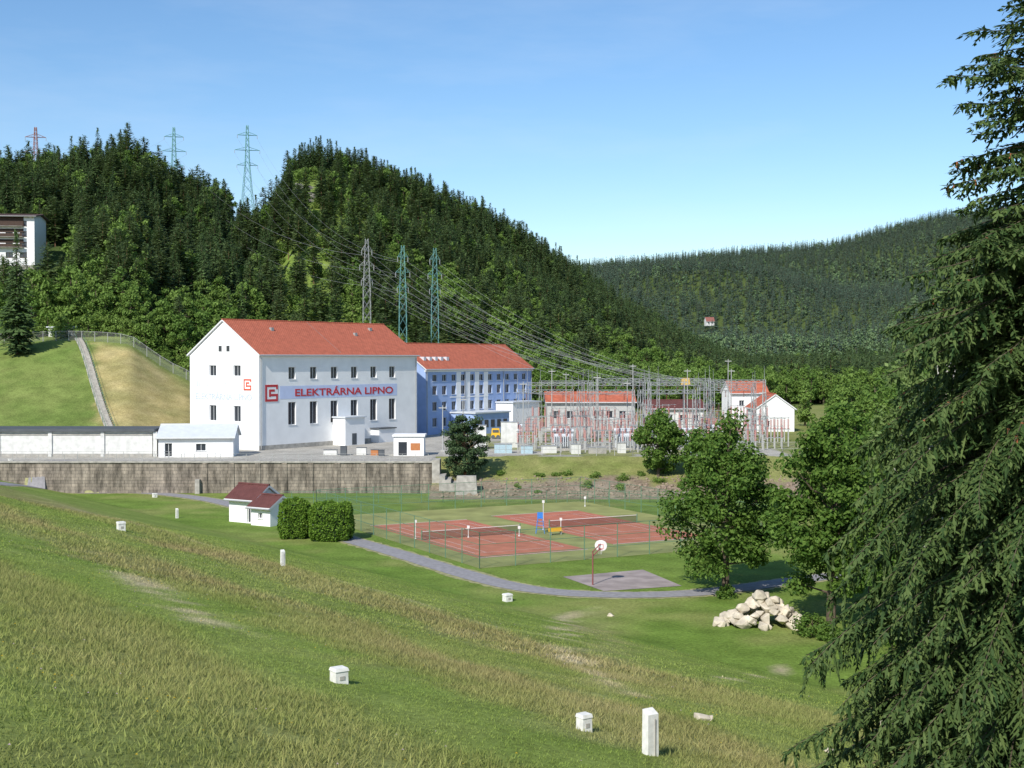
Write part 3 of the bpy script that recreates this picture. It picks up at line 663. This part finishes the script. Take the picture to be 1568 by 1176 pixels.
hp=spot(1088,512,900); building('distant_house',(hp.x-4,hp.y,hp.z+8),(1,.2),8,6,4.5,3.5,front=[(1.5,3,2,3.6),(5,6.5,2,3.6)],wall=WHITE2,roof=mat('faded_red_roof',(.25,.10,.08),.8))
# ------------------------------------------------------------------ retaining wall with parapet and railing
b=MB()
b.box(-130,-12.4,202.3,203.2,-1,4.75,0); b.box(-130,-12.3,202.1,203.5,4.75,5.0,1)
for i in range(9): b.box(-48+4.1*i,-47.2+4.1*i,202.15,202.29,-.5,4.7,0)
b.box(-12.39,-11.2,202.0,206,-1,5.2,1)
b.box(-49,-48.3,201.4,202.29,-.5,2.2,1)
b.obj('retaining_wall',[STONE,CONC],loc=(-70,202.5,0))
b=MB()
for i in range(5): b.box(-11.1+i*.9,-10.2+i*.9,198.2,203.5,-.3,3.0-i*.55,0)
b.box(-8.6,-5.2,197.0,199.0,-.3,3.1,0,top=.25); b.obj('concrete_flood_steps',[CONC],loc=(-8.5,200,0))
def railing(name,pts,h,sp,nr,m,r=.03,mesh=None,base=None):
    b=MB(); c=Vector(pts[0])
    for a,d in zip(pts[:-1],pts[1:]):
        a=Vector(a); d=Vector(d); L=(d-a).length; n=max(1,round(L/sp))
        P=[]
        for i in range(n+1):
            p=a.lerp(d,i/n)
            if base is None: p.z=H(p.x,p.y)
            P.append(p); b.tube(p-Vector((0,0,.2)),p+Vector((0,0,h)),r*1.3,r*1.3,5,0)
        for p,q in zip(P[:-1],P[1:]):
            for k in range(nr):
                z=h*(k+1)/nr-.02; b.tube(p+Vector((0,0,z)),q+Vector((0,0,z)),r*.7,r*.7,4,0,cap=False)
            if mesh: b.poly([p+Vector((0,0,.05)),q+Vector((0,0,.05)),q+Vector((0,0,h)),p+Vector((0,0,h))],1)
    return b.obj(name,[m]+([mesh] if mesh else []),loc=c)
railing('wall_railing',[(-110,202.8,5.0),(-13,202.8,5.0)],1.1,2.0,3,POSTG,.035,base=1)
railing('canal_railing',[(-90,211,4.8),(-48,211,4.8)],1.1,2.5,2,POSTG,.03,base=1)
a=Vector((-122,292,0)); railing('hillside_fence',[a,(-60,287,0)],2.2,3,1,POSTG,.05,mesh=FGRY)
pts=[(-10,216,0),(20,216,0),(45,217,0),(66,222,0)]; railing('substation_fence',pts,2.2,3,2,POSTG,.04,mesh=FGRY)
b=MB(); A=Vector((-70,233,0)); Bp=Vector((-97,292,0)); n=60; side=Vector((.91,.41,0))*.8
P=[]
for i in range(n+1):
    p=A.lerp(Bp,i/n); p.z=H(p.x,p.y)+.25; P.append(p)
for i in range(n):
    p,qq=P[i],P[i+1]; z=max(p.z,qq.z)
    b.poly([p-side,p+side,qq+side,qq-side],0)
    b.box(p.x-.75,p.x+.75,p.y,p.y+.5,p.z-.3,z+.06,0)
for i in range(0,n,4):
    for sg in (-1,1):
        b.tube(P[i]+side*sg,P[i]+side*sg+Vector((0,0,1.1)),.05,.05,4,1); b.tube(P[i]+side*sg+Vector((0,0,1.1)),P[i+4 if i+4<=n else n]+side*sg+Vector((0,0,1.1)),.04,.04,4,1)
b.obj('hillside_stairs',[CONC,GREENP],loc=(A.x,A.y,5))
# ------------------------------------------------------------------ path (asphalt)
rp=[(-30,738),(60,741),(140,746),(220,753),(300,763),(360,775),(450,801),(520,823),(600,846),(700,877),(780,898),(860,909),(960,913),(1060,910),(1130,903),(1200,893),(1300,880)]
pts=[spot(*p) for p in rp]
def catmull(P,n):
    out=[]
    for i in range(len(P)-1):
        p0=P[max(i-1,0)];p1=P[i];p2=P[i+1];p3=P[min(i+2,len(P)-1)]
        for k in range(n):
            t=k/n; out.append(.5*((2*p1)+(p2-p0)*t+(2*p0-5*p1+4*p2-p3)*t*t+(3*p1-p0-3*p2+p3)*t**3))
    out.append(P[-1]); return out
cp=catmull(pts,14)
def ribbon(name,cp,w,m,dz,nw=5,jit=0):
    V=[];Fq=[]; rj=random.Random(2)
    for i,p in enumerate(cp):
        d=(cp[min(i+1,len(cp)-1)]-cp[max(i-1,0)]); d.z=0; d.normalize(); s=Vector((-d.y,d.x,0)); ww=w+rj.uniform(-jit,jit)
        for j in range(nw):
            q=p+s*ww*(j/(nw-1)-.5); V.append((q.x,q.y,max(H(q.x,q.y),0)+dz+.03*(1-abs(j/(nw-1)*2-1))))
    for i in range(len(cp)-1):
        for j in range(nw-1): Fq.append((i*nw+j,i*nw+j+1,(i+1)*nw+j+1,(i+1)*nw+j))
    b=MB(); b.add(V,Fq); return b.obj(name,[m])
ribbon('path',cp,2.8,ASPH,.05,jit=.08)
ribbon('path_verge',[p for p in cp],3.8,mat('dry_verge',(.30,.29,.14),.95,.35,1.5),.015,jit=.5)
# ------------------------------------------------------------------ tennis courts
def C(c1,c2,z=0,base=CA): p=base+C1*c1+C2*c2; return (p[0],p[1],z)
def rect(b,c10,c11,c20,c21,z,mi,base=CA): b.poly([C(c10,c20,z,base),C(c11,c20,z,base),C(c11,c21,z,base),C(c10,c21,z,base)],mi)
b=MB(); rect(b,-27,21,-9.5,31,.02,0); b.obj('court_surround',[ARTG])
def court(base):
    e=empty('tennis_court',(0,0,0)); b=MB(); rect(b,-15,15,-6.6,6.6,.035,0,base); b.obj('clay_surface',[CLAY],e)
    b=MB(); w=.03
    def ln(a0,a1,c0,c1): rect(b,a0,a1,c0,c1,.045,0,base)
    for s in (-5.485,-4.115,4.115,5.485): ln(-11.9,11.9,s-w,s+w)
    for s in (-11.89,-6.4,6.4,11.89):
        hw=5.42 if abs(s)>10 else 4.05
        b.poly([C(s-w,-hw,.049,base),C(s+w,-hw,.049,base),C(s+w,hw,.049,base),C(s-w,hw,.049,base)],0)
    b.poly([C(-6.3,-w,.049,base),C(6.3,-w,.049,base),C(6.3,w,.049,base),C(-6.3,w,.049,base)],0)
    for a in (-15,15): b.poly([C(a-.08,-6.7,.053,base),C(a+.08,-6.7,.053,base),C(a+.08,6.7,.053,base),C(a-.08,6.7,.053,base)],0)
    b.obj('court_lines',[LINE],e)
    b=MB()
    for s in (-6.4,6.4): b.tube(C(0,s,0,base),C(0,s,1.2,base),.07,.07,8,0)
    b.poly([C(0,-6.4,.08,base),C(0,6.4,.08,base),C(0,6.4,.98,base),C(0,-6.4,.98,base)],1)
    b.poly([C(0.02,-6.4,1.0,base),C(0.02,6.4,1.0,base),C(0.02,6.4,1.07,base),C(0.02,-6.4,1.07,base)],2); b.obj('net',[GREENP,NETM,LINE],e)
court(CA); CB=CA+17.9*C2-1.9*C1; court(CB)
p=Vector(C(1,8.6,0)); b=MB(); M=Matrix.Translation(p)
for sx in (-.4,.4):
    for sy in (-.4,.4): b.tube((sx*1.3,sy*1.3,0),(sx*.7,sy*.7,1.8),.04,.04,5,0,M)
b.box(-.35,.35,-.35,.35,1.8,1.88,0,M); b.box(-.35,.35,.3,.36,1.88,2.5,0,M)
for z in (.5,1.0,1.5): b.tube((-.45,-.48,z),(.45,-.48,z),.03,.03,4,0,M)
b.obj('umpire_chair',[BLUEP,ORNG],loc=p)
p=Vector(C(3,9.6,0)); b=MB(); M=Matrix.Translation(p)@Matrix.Rotation(.5,4,'Z'); b.box(-.9,.9,-.2,.2,.42,.48,0,M); b.box(-.9,.9,.2,.25,.5,.9,0,M)
for x in (-.7,.7): b.box(x-.04,x+.04,-.18,.22,0,.42,1,M)
b.obj('park_bench',[YEL,GREYM],loc=p)
loop=[C(-27,-9.5),C(21,-9.5),C(21,31),C(-27,31),C(-27,-9.5)]
railing('tennis_court_fence',loop,3.6,4.0,3,GREENP,.04,mesh=FGRN,base=1)
railing('riverside_fence',[(-38,188,0),(-10,189,0),(20,189,0),(40,187,0)],1.7,3,2,GREENP,.035,mesh=FGRN)
for (px_,py_,h) in [(636,826,2.2),(717,824,1.4),(795,822,1.2),(859,814,1.6),(832,812,3.6),(896,776,1.4)]:
    p=plane(px_,py_,0); b=MB(); b.tube(p,p+Vector((0,0,h)),.045,.04,6,0); b.box(p.x-.15,p.x+.15,p.y-.05,p.y+.05,h-.3,h+.02,0); b.tube(p,p+Vector((0,0,.15)),.12,.09,8,0); b.obj('court_post',[LINE],loc=p)
# basketball
p=plane(908,897,0); b=MB()
pad=[plane(862,884,.03),plane(985,873,.03),plane(1045,898,.03),plane(925,906,.03)]
b2=MB(); b2.poly([tuple(v) for v in [pad[3],pad[2],pad[1],pad[0]]],0); b2.obj('basketball_pad',[mat('old_asphalt_pad',(.32,.27,.25),.9,.28,.5,detail=8)])
b.tube(p,p+Vector((0,0,3.1)),.07,.06,8,0); b.tube(p+Vector((0,0,2.7)),p+Vector((.75,.7,3.3)),.05,.05,6,0); b.tube(p+Vector((0,0,3.1)),p+Vector((.75,.7,3.7)),.05,.05,6,0)
q=p+Vector((.8,.75,3.55)); M=Matrix.Translation(q)@Matrix.Rotation(math.radians(-18),4,'Z')
pts=[(.62*math.cos(a)*(1 if abs(math.cos(a))<.8 else .95),-.03,.52*math.sin(a)) for a in np.linspace(0,2*math.pi,15)[:-1]]
b.poly(pts,1,M); b.poly([(x,.03,z) for x,_,z in pts][::-1],1,M)
for i in range(14):
    a_,c_=pts[i],pts[(i+1)%14]; b.poly([a_,(a_[0],.03,a_[2]),(c_[0],.03,c_[2]),c_],1,M)
for i in range(12):
    a=2*math.pi*i/12; a2=2*math.pi*(i+1)/12; P1=(.23*math.cos(a),-.3+.23*math.sin(a),-.35); P2=(.23*math.cos(a2),-.3+.23*math.sin(a2),-.35); b.tube(P1,P2,.015,.015,4,2,M)
    b.tube(P1,(P1[0]*.6,-.3+(P1[1]+.3)*.6,-.75),.006,.006,3,1,M)
b.box(-.25,.25,-.045,-.032,-.3,-.26,2,M); b.box(-.25,.25,-.045,-.032,.08,.12,2,M); b.box(-.25,-.21,-.045,-.032,-.26,.08,2,M); b.box(.21,.25,-.045,-.032,-.26,.08,2,M)
b.obj('basketball_hoop',[mat('maroon_steel',(.25,.08,.08),.6),LINE,RED],loc=p)
# ------------------------------------------------------------------ hedges
def hedge(x0,x1,y0,y1,h,seed):
    R=np.random.default_rng(seed); n=11000; w=x1-x0; d=y1-y0
    P=R.uniform(-1,1,(n,3)); ax=R.integers(0,3,n); sg=np.where(R.random(n)<.5,-1,1)
    P[np.arange(n),ax]=sg; l=np.power(np.sum(np.abs(P)**4.2,1),1/4.2); P=P/l[:,None]; P*=(1+ .22*(vnoise(P[:,0]*4+9,P[:,2]*4+P[:,1]*3,1,seed)-.5)+R.normal(0,.03,n))[:,None]
    P=P*np.array([w/2,d/2,h/2])+np.array([(x0+x1)/2,(y0+y1)/2,h/2])
    nr=R.normal(size=(n,3)); nr/=np.linalg.norm(nr,axis=1)[:,None]; t=np.cross(nr,R.normal(size=(n,3))); t/=np.linalg.norm(t,axis=1)[:,None]; bb=np.cross(nr,t)
    s=R.uniform(.07,.16,n)[:,None]; V=np.stack([P-t*s,P-bb*s*.6,P+t*s,P+bb*s*.6],1).reshape(-1,3)
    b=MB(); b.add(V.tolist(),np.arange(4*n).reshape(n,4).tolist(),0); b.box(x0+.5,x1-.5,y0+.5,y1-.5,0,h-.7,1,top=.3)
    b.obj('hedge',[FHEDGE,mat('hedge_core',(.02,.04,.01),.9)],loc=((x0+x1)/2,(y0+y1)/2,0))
hedge(-27.0,-23.6,150,153.5,4.4,1); hedge(-23.2,-18.4,148,152,4.2,2)
# ------------------------------------------------------------------ rocks
def rockmesh(seed,n=14):
    R=random.Random(seed); bm=bmesh.new()
    for _ in range(n):
        v=Vector((R.gauss(0,1),R.gauss(0,1),R.gauss(0,1))).normalized(); bm.verts.new(v*R.uniform(.8,1.05))
    r=bmesh.ops.convex_hull(bm,input=bm.verts)
    bmesh.ops.delete(bm,geom=[g for g in r['geom_interior'] if isinstance(g,bmesh.types.BMVert)],context='VERTS')
    bmesh.ops.bevel(bm,geom=bm.edges[:],offset=.05,segments=1,affect='EDGES')
    vs=[v.co.copy() for v in bm.verts]; bm.verts.index_update(); fs=[tuple(v.index for v in f.verts) for f in bm.faces]; bm.free(); return vs,fs
RK=[rockmesh(i) for i in range(8)]
def addrock(b,p,s,R,mi=0):
    vs,fs=RK[R.randrange(8)]; E=Matrix.Rotation(R.uniform(0,6),3,'Z')@Matrix.Rotation(R.uniform(0,6),3,'X'); sc=Vector((s*R.uniform(.8,1.2),s*R.uniform(.8,1.2),s*R.uniform(.6,.95)))
    b.add([Vector((sc.x*(E@v).x,sc.y*(E@v).y,sc.z*(E@v).z))+Vector(p) for v in vs],fs,mi)
Rr=random.Random(11); b=MB(); pc=plane(1168,958,0)
for i in range(85):
    a=Rr.uniform(0,6.28); f=Rr.random()**.6; x=math.cos(a)*f*3.4; y=math.sin(a)*f*2.0; h=2.5*(1-f)*Rr.uniform(.75,1.05)*(1+.25*x/3.4)
    addrock(b,(pc.x+x,pc.y+y,h+.1),Rr.uniform(.28,.82),Rr)
b.obj('boulder_pile',[ROCK],loc=pc)
for (px_,py_,s) in [(1075,1105,.38),(935,945,.3),(1372,1118,.8),(1400,1112,.6),(1270,1155,.2)]:
    p=spot(px_,py_); b=MB(); addrock(b,(p.x,p.y,p.z+s*.1),s,Rr); addrock(b,(p.x+s*.8,p.y+.1,p.z+s*.05),s*.6,Rr); b.obj('boulder',[ROCK],loc=p)
b=MB()
for i in range(1100):
    x=Rr.uniform(-11,62); y=196+Rr.random()**1.3*9; addrock(b,(x,y,H(x,y)+.02),Rr.uniform(.15,.5)*(1.2-(y-196)/14),Rr)
b.obj('riverbank_stones',[BROCK])
for i in range(22):
    x=Rr.uniform(-3,45); y=Rr.uniform(197,207); broadleaf('shrub',300+i,Rr.uniform(.4,1.1),Rr.uniform(.6,1.5),10,70,.11,[FBUS,BARK],low=-.1,link=True,loc=(x,y,H(x,y)-.1),rcl=.4)
b=MB()
for i in range(14):
    y=Rr.uniform(515,555); x=(Rr.uniform(450,488)-784)/F*y; addrock(b,(x,y,H(x,y)),Rr.uniform(.8,2.0),Rr)
b.obj('hillside_outcrop',[mat('grey_outcrop_rock',(.22,.205,.18),.95,.35,.4)])
# ------------------------------------------------------------------ markers
SWP=mat('stained_white_paint',(.72,.71,.66),.85,.16,5,detail=8)
def marker(px_,py_,w,h,kind=0):
    p=spot(px_,py_); b=MB(); M=Matrix.Translation(p)@Matrix.Rotation(.6,4,'Z')
    if kind==0:
        b.box(-w/2,w/2,-w/2,w/2,-.3,h*.8,0,M,top=w*.02); b.box(-w*.54,w*.54,-w*.54,w*.54,h*.8,h,0,M,top=w*.06); b.box(-w*.2,w*.2,-w/2-.012,-w/2+.01,h*.25,h*.5,1,M)
    else:
        b.box(-w/2,w/2,-w*.35,w*.35,-.3,h*.9,0,M,top=w*.03)
        b.poly([(-w*.47,-w*.32,h*.9),(w*.47,-w*.32,h*.9),(w*.47,w*.32,h*1.0),(-w*.47,w*.32,h*1.0)],0,M)
        b.poly([(-w*.47,-w*.32,h*.9),(-w*.47,w*.32,h*1.0),(-w*.47,w*.32,h*.9)],0,M); b.poly([(w*.47,-w*.32,h*.9),(w*.47,w*.32,h*.9),(w*.47,w*.32,h*1.0)],0,M); b.poly([(-w*.47,w*.32,h*.9),(-w*.47,w*.32,h),(w*.47,w*.32,h),(w*.47,w*.32,h*.9)],0,M)
        b.box(w*.1,w*.16,-w*.35-.02,-w*.35+.01,0,h*.8,1,M)
    b.obj('survey_marker',[SWP,CONC],loc=p)
for a in [(518,1048,.42,.46),(895,1122,.34,.5),(184,813,.6,.75),(777,922,.65,.65),(236,762,.6,.6),(15,738,.6,.5)]: marker(*a)
marker(997,1160,.38,1.25,1); marker(432,868,.33,1.3,1); marker(270,794,.35,1.3,1)
# ------------------------------------------------------------------ lattice structures
def lattice(b,p0,p1,w0,w1,n,r,mi=0):
    p0=Vector(p0); p1=Vector(p1); ax=(p1-p0).normalized(); q=ax.to_track_quat('Z','Y'); pr=None
    for i in range(n+1):
        t=i/n; c=p0.lerp(p1,t); w=(w0+(w1-w0)*t)/2; cs=[c+q@Vector((sx*w,sy*w,0)) for sx,sy in ((-1,-1),(1,-1),(1,1),(-1,1))]
        if pr:
            for k in range(4):
                b.tube(pr[k],cs[k],r,r,4,mi,cap=False); b.tube(pr[k],cs[(k+1)%4],r*.6,r*.6,3,mi,cap=False); b.tube(pr[(k+1)%4],cs[k],r*.6,r*.6,3,mi,cap=False)
        pr=cs
def pylon(x,y,ztop,base,m,arms,wb=5,name='transmission_tower',r=.11):
    b=MB(); h=ztop-base; mid=base+h*.62
    lattice(b,(x,y,base),(x,y,mid),wb,1.8,7,r); lattice(b,(x,y,mid),(x,y,ztop),1.8,.7,7,r*.9); tips=[]
    for z,L in arms:
        for s in (-1,1):
            t=Vector((x+s*L,y+s*L*.25,ztop-z)); c=Vector((x,y,ztop-z))
            for o in ((0,-.6,0),(0,.6,0),(0,0,1.3)): b.tube(c+Vector(o)+Vector((s*.5,0,0)),t,r*.8,r*.8,4,0,cap=False)
            for k in (.33,.66): b.tube(c.lerp(t,k)+Vector((0,-.6*(1-k),0)),c.lerp(t,k)+Vector((0,0,1.3*(1-k))),r*.5,r*.5,3,0)
            b.tube(t,t-Vector((0,0,1.3)),.10,.10,5,1); tips.append(t-Vector((0,0,1.3)))
    b.obj(name,[m,GREYM],loc=(x,y,base)); return tips
def pos(px_,py_,D): return ((px_-784)/F*D,D,CZ-(py_-550)/F*D)
tw=[]
for px_,py_,D,m in [(562,366,345,GREYM),(617,376,340,TEAL),(666,380,348,TEAL)]:
    x,y,z=pos(px_,py_,D); tw.append(pylon(x,y,z,H(x,y)-.5,m,[(3,1.3),(7,1.8),(11,1.4)],2.2,r=.055))
rt=[]
for px_,py_,D,dr in [(380,193,525,40),(268,196,545,40),(57,196,520,34)]:
    x,y,z=pos(px_,py_,D); rt.append(pylon(x,y,z,min(z-dr,H(x,y)),TEAL if px_>100 else mat('rusty_mast_steel',(.3,.15,.13),.7),[(4,3.8),(10,4.8),(16,4.0)],6,r=.12))
def gantry(x,y,w,h,ang=0.0,m=None):
    b=MB(); d=Vector((math.cos(ang),math.sin(ang),0)); p=Vector((x,y,4.8)); q=p+d*w
    for c in (p,q): lattice(b,c,c+Vector((0,0,h)),.7,.45,6,.045); b.tube(c+Vector((0,0,h)),c+Vector((0,0,h+2.6)),.05,.02,5,0); b.box(c.x-.6,c.x+.6,c.y-.6,c.y+.6,4.6,5.0,2)
    lattice(b,p+Vector((0,0,h-.4)),q+Vector((0,0,h-.4)),.6,.6,int(w/1.2),.04)
    at=[]
    for k in range(3):
        c=p.lerp(q,(k+.5)/3)+Vector((0,0,h-.7))
        for s in range(5): b.tube(c-Vector((0,0,.1+.24*s)),c-Vector((0,0,.22+.24*s)),.14,.08,7,1)
        at.append(c)
    b.obj('substation_gantry',[m or GREYM,INS,CONC],loc=p); return at
gts=[]
for (x,y,w,h) in [(1,238,10,10.5),(12,236,10,10.5),(23,236,10,10.5),(34,238,10,11),(3,256,11,11.5),(15,256,11,11.5),(27,256,11,11.5),(39,258,11,12),(6,276,11,11.5),(18,276,11,12),(31,277,11,12),(43,279,9,11)]:
    gts.append(gantry(x,y,w,h,.06))
b=MB(); Rs=random.Random(4)
for row,(y,z0) in enumerate([(224,1.8),(229,2.6),(233,2.2),(239,3.2),(243,2.8),(249,3.4),(253,3.0),(262,3.6),(268,4.0),(284,4)]):
    x=1.0+row*.4
    while x<47+row*.6:
        if Rs.random()<.15: x+=4; continue
        hb=z0*Rs.uniform(.85,1.15)
        for k in range(3):
            xx=x+k*1.3; b.box(xx-.11,xx+.11,y-.11,y+.11,4.7,4.8+hb,0)
            for s in range(9): b.tube((xx,y,4.8+hb+.2*s),(xx,y,4.8+hb+.14+.2*s),.21,.13,7,1)
            b.tube((xx,y,4.8+hb+1.85),(xx,y,4.8+hb+2.1),.07,.09,6,2)
        b.box(x-.4,x+3.0,y-.1,y+.1,4.65+hb,4.8+hb-.01,2)
        b.tube((x-.3,y,4.8+hb+2.0),(x+2.9,y,4.8+hb+2.0),.04,.04,4,2)
        x+=Rs.choice([4.2,4.8,5.6])
b.obj('switchgear_insulators',[POSTG,INS,GREYM])
def transformer(x,y,m=LGREY):
    b=MB(); M=Matrix.Translation((x,y,4.8)); b.box(-2.2,2.2,-1.3,1.3,0,.4,2,M); b.box(-1.8,1.8,-1,1,.4,2.9,0,M,top=.05)
    for i in range(9): b.box(-1.6+.38*i,-1.45+.38*i,-1.7,-1.02,.7,2.6,0,M)
    b.tube((-1.9,.4,3.4),(1.9,.4,3.4),.38,.38,10,0,M)
    for k in range(3):
        for s in range(6): b.tube((-1.1+1.1*k,-.3,2.9+.22*s),(-1.1+1.1*k,-.3,3.04+.22*s),.2,.11,7,1,M)
    b.obj('power_transformer',[m,INS,CONC],loc=(x,y,4.8))
for x,y in [(0,246),(9,230),(20,231),(31,232),(38,244),(26,244)]: transformer(x,y)
b=MB()
for i,(x,y,w,h,m) in enumerate([(-3,222,3,1.5,0),(1.5,221,2,1.3,0),(5,222,2.6,1.2,1),(10,220,1.6,1.6,1),(-7,232,2.4,4.2,1),(-2,236,3.0,4.6,1),(13,221,3,1,2),(18,222,1.4,1.7,1),(24,221,3,1.1,1),(30,223,1.5,1.8,0)]):
    b.box(x,x+w,y,y+1.6,4.75,4.8+h,m); b.box(x-.08,x+w+.08,y-.08,y+1.68,4.8+h,4.88+h,3); b.box(x+w*.3,x+w*.31,y-.02,y-.003,5,4.7+h,3)
b.obj('equipment_cabinets',[PALEBL,WHITE2,CONC,GREYM])
b=MB(); M=Matrix.Translation((-4.2,262,4.8)); b.box(0,1.8,0,1.4,.4,2.1,0,M,top=.15); b.box(.3,1.5,-.02,0,1.3,1.8,1,M); [b.tube((x,-.05,.4),(x,.3,.4),.4,.4,10,1,M) for x in (.4,1.4)]; b.obj('yellow_loader',[YEL,DARK],loc=(-4.2,262,4.8))
b=MB(); M=Matrix.Translation((38,286,4.8)); lattice(b,M@Vector((0,0,0)),M@Vector((0,0,11)),.9,.9,8,.08); b.box(-1.0,1.0,-.6,.6,10.4,11.9,1,M,top=.2); b.obj('yellow_hoist',[DARK,YEL],loc=(38,286,4.8))
for (x,y,h) in [(-9,240,9),(2,232,12),(8,262,14),(16,245,13),(25,270,15),(33,250,12),(45,268,14),(48,250,10),(51,262,9),(12,290,13),(36,268,14),(21,238,12),(-12,226,8),(47,284,16)]:
    b=MB(); b.tube((x,y,4.7),(x,y,4.8+h),.13,.07,6,0); b.box(x-.7,x+.7,y-.06,y+.06,4.8+h-.5,4.8+h-.35,0); b.box(x-.35,x+.35,y-.35,y+.35,4.6,5.1,0); b.obj('steel_pole',[POSTG],loc=(x,y,4.8))
b=MB()
def wire(p,q,sag,r=.05,n=12):
    p=Vector(p);q=Vector(q);pr=p
    for i in range(1,n+1):
        t=i/n; c=p.lerp(q,t)-Vector((0,0,sag*4*t*(1-t))); b.tube(pr,c,r,r,3,0,cap=False); pr=c
for ti,tips in enumerate(tw):
    for k,tp in enumerate(tips):
        g=gts[[5,6,10][ti]+(1 if k>3 else 0)]; wire(tp,g[k%3],3.5+k*.35,.024)
for a,t in ((0,1),(1,0)):
    for k in range(0,6,2 if a else 1): wire(rt[a][k],tw[t][k],10,.028,16)
for k in range(6): wire(rt[2][k],rt[1][k],8,.028,16)
for i in range(4):
    for k in range(3): wire(gts[i][k],gts[i+4][k],.9,.03,8); wire(gts[i+4][k],gts[i+8][k],.9,.03,8)
    if i<3: wire(gts[i][0],gts[i+1][2],.3,.03,6)
b.obj('power_lines',[WIRE])
# ------------------------------------------------------------------ light, sky, camera
sv=Vector((-.44,-.898,0))*math.cos(math.radians(39)); sv.z=math.sin(math.radians(39))
l=bpy.data.lights.new('sun','SUN'); l.energy=5.0; l.angle=math.radians(.5); l.color=(1,.955,.88); lo=bpy.data.objects.new('sun',l); COL.objects.link(lo); lo.rotation_euler=sv.to_track_quat('Z','Y').to_euler(); lo.location=(0,0,200)
w=bpy.data.worlds.new('World'); S.world=w; w.use_nodes=True; nt=w.node_tree; N=nt.nodes; L=nt.links
sky=N.new('ShaderNodeTexSky'); sky.sky_type='NISHITA'; sky.sun_disc=False; sky.sun_elevation=math.radians(39); sky.sun_rotation=math.radians(206); sky.altitude=700; sky.air_density=1.0; sky.dust_density=.8; sky.ozone_density=2.0
hs=N.new('ShaderNodeHueSaturation'); hs.inputs['Saturation'].default_value=1.18; hs.inputs['Value'].default_value=1.05; L.new(sky.outputs[0],hs.inputs['Color'])
tc=N.new('ShaderNodeTexCoord'); mp=N.new('ShaderNodeMapping'); mp.inputs['Rotation'].default_value=(0,.35,0); mp.inputs['Scale'].default_value=(1.5,1.5,7); no=N.new('ShaderNodeTexNoise'); no.inputs['Scale'].default_value=1.6; no.inputs['Detail'].default_value=6; no.inputs['Roughness'].default_value=.6
L.new(tc.outputs['Generated'],mp.inputs[0]); L.new(mp.outputs[0],no.inputs['Vector'])
mr=N.new('ShaderNodeMapRange'); mr.inputs['From Min'].default_value=.5; mr.inputs['From Max'].default_value=.8; mr.inputs['To Max'].default_value=.22; L.new(no.outputs['Fac'],mr.inputs['Value'])
mx=N.new('ShaderNodeMix'); mx.data_type='RGBA'; L.new(mr.outputs[0],mx.inputs['Factor']); L.new(hs.outputs[0],mx.inputs['A']); mx.inputs['B'].default_value=(5.5,6.2,7.2,1)
bg=N['Background']; bg.inputs['Strength'].default_value=.15; L.new(mx.outputs['Result'],bg.inputs['Color'])
cam=bpy.data.cameras.new('camera'); cam.sensor_width=36; cam.lens=36*F/1568; cam.clip_start=.5; cam.clip_end=12000
c=bpy.data.objects.new('camera',cam); COL.objects.link(c); c.location=(0,0,CZ); c.rotation_euler=(math.radians(90)-math.atan(38/F),0,0); S.camera=c
S.view_settings.view_transform='Standard'; S.view_settings.look='None'; S.view_settings.exposure=0
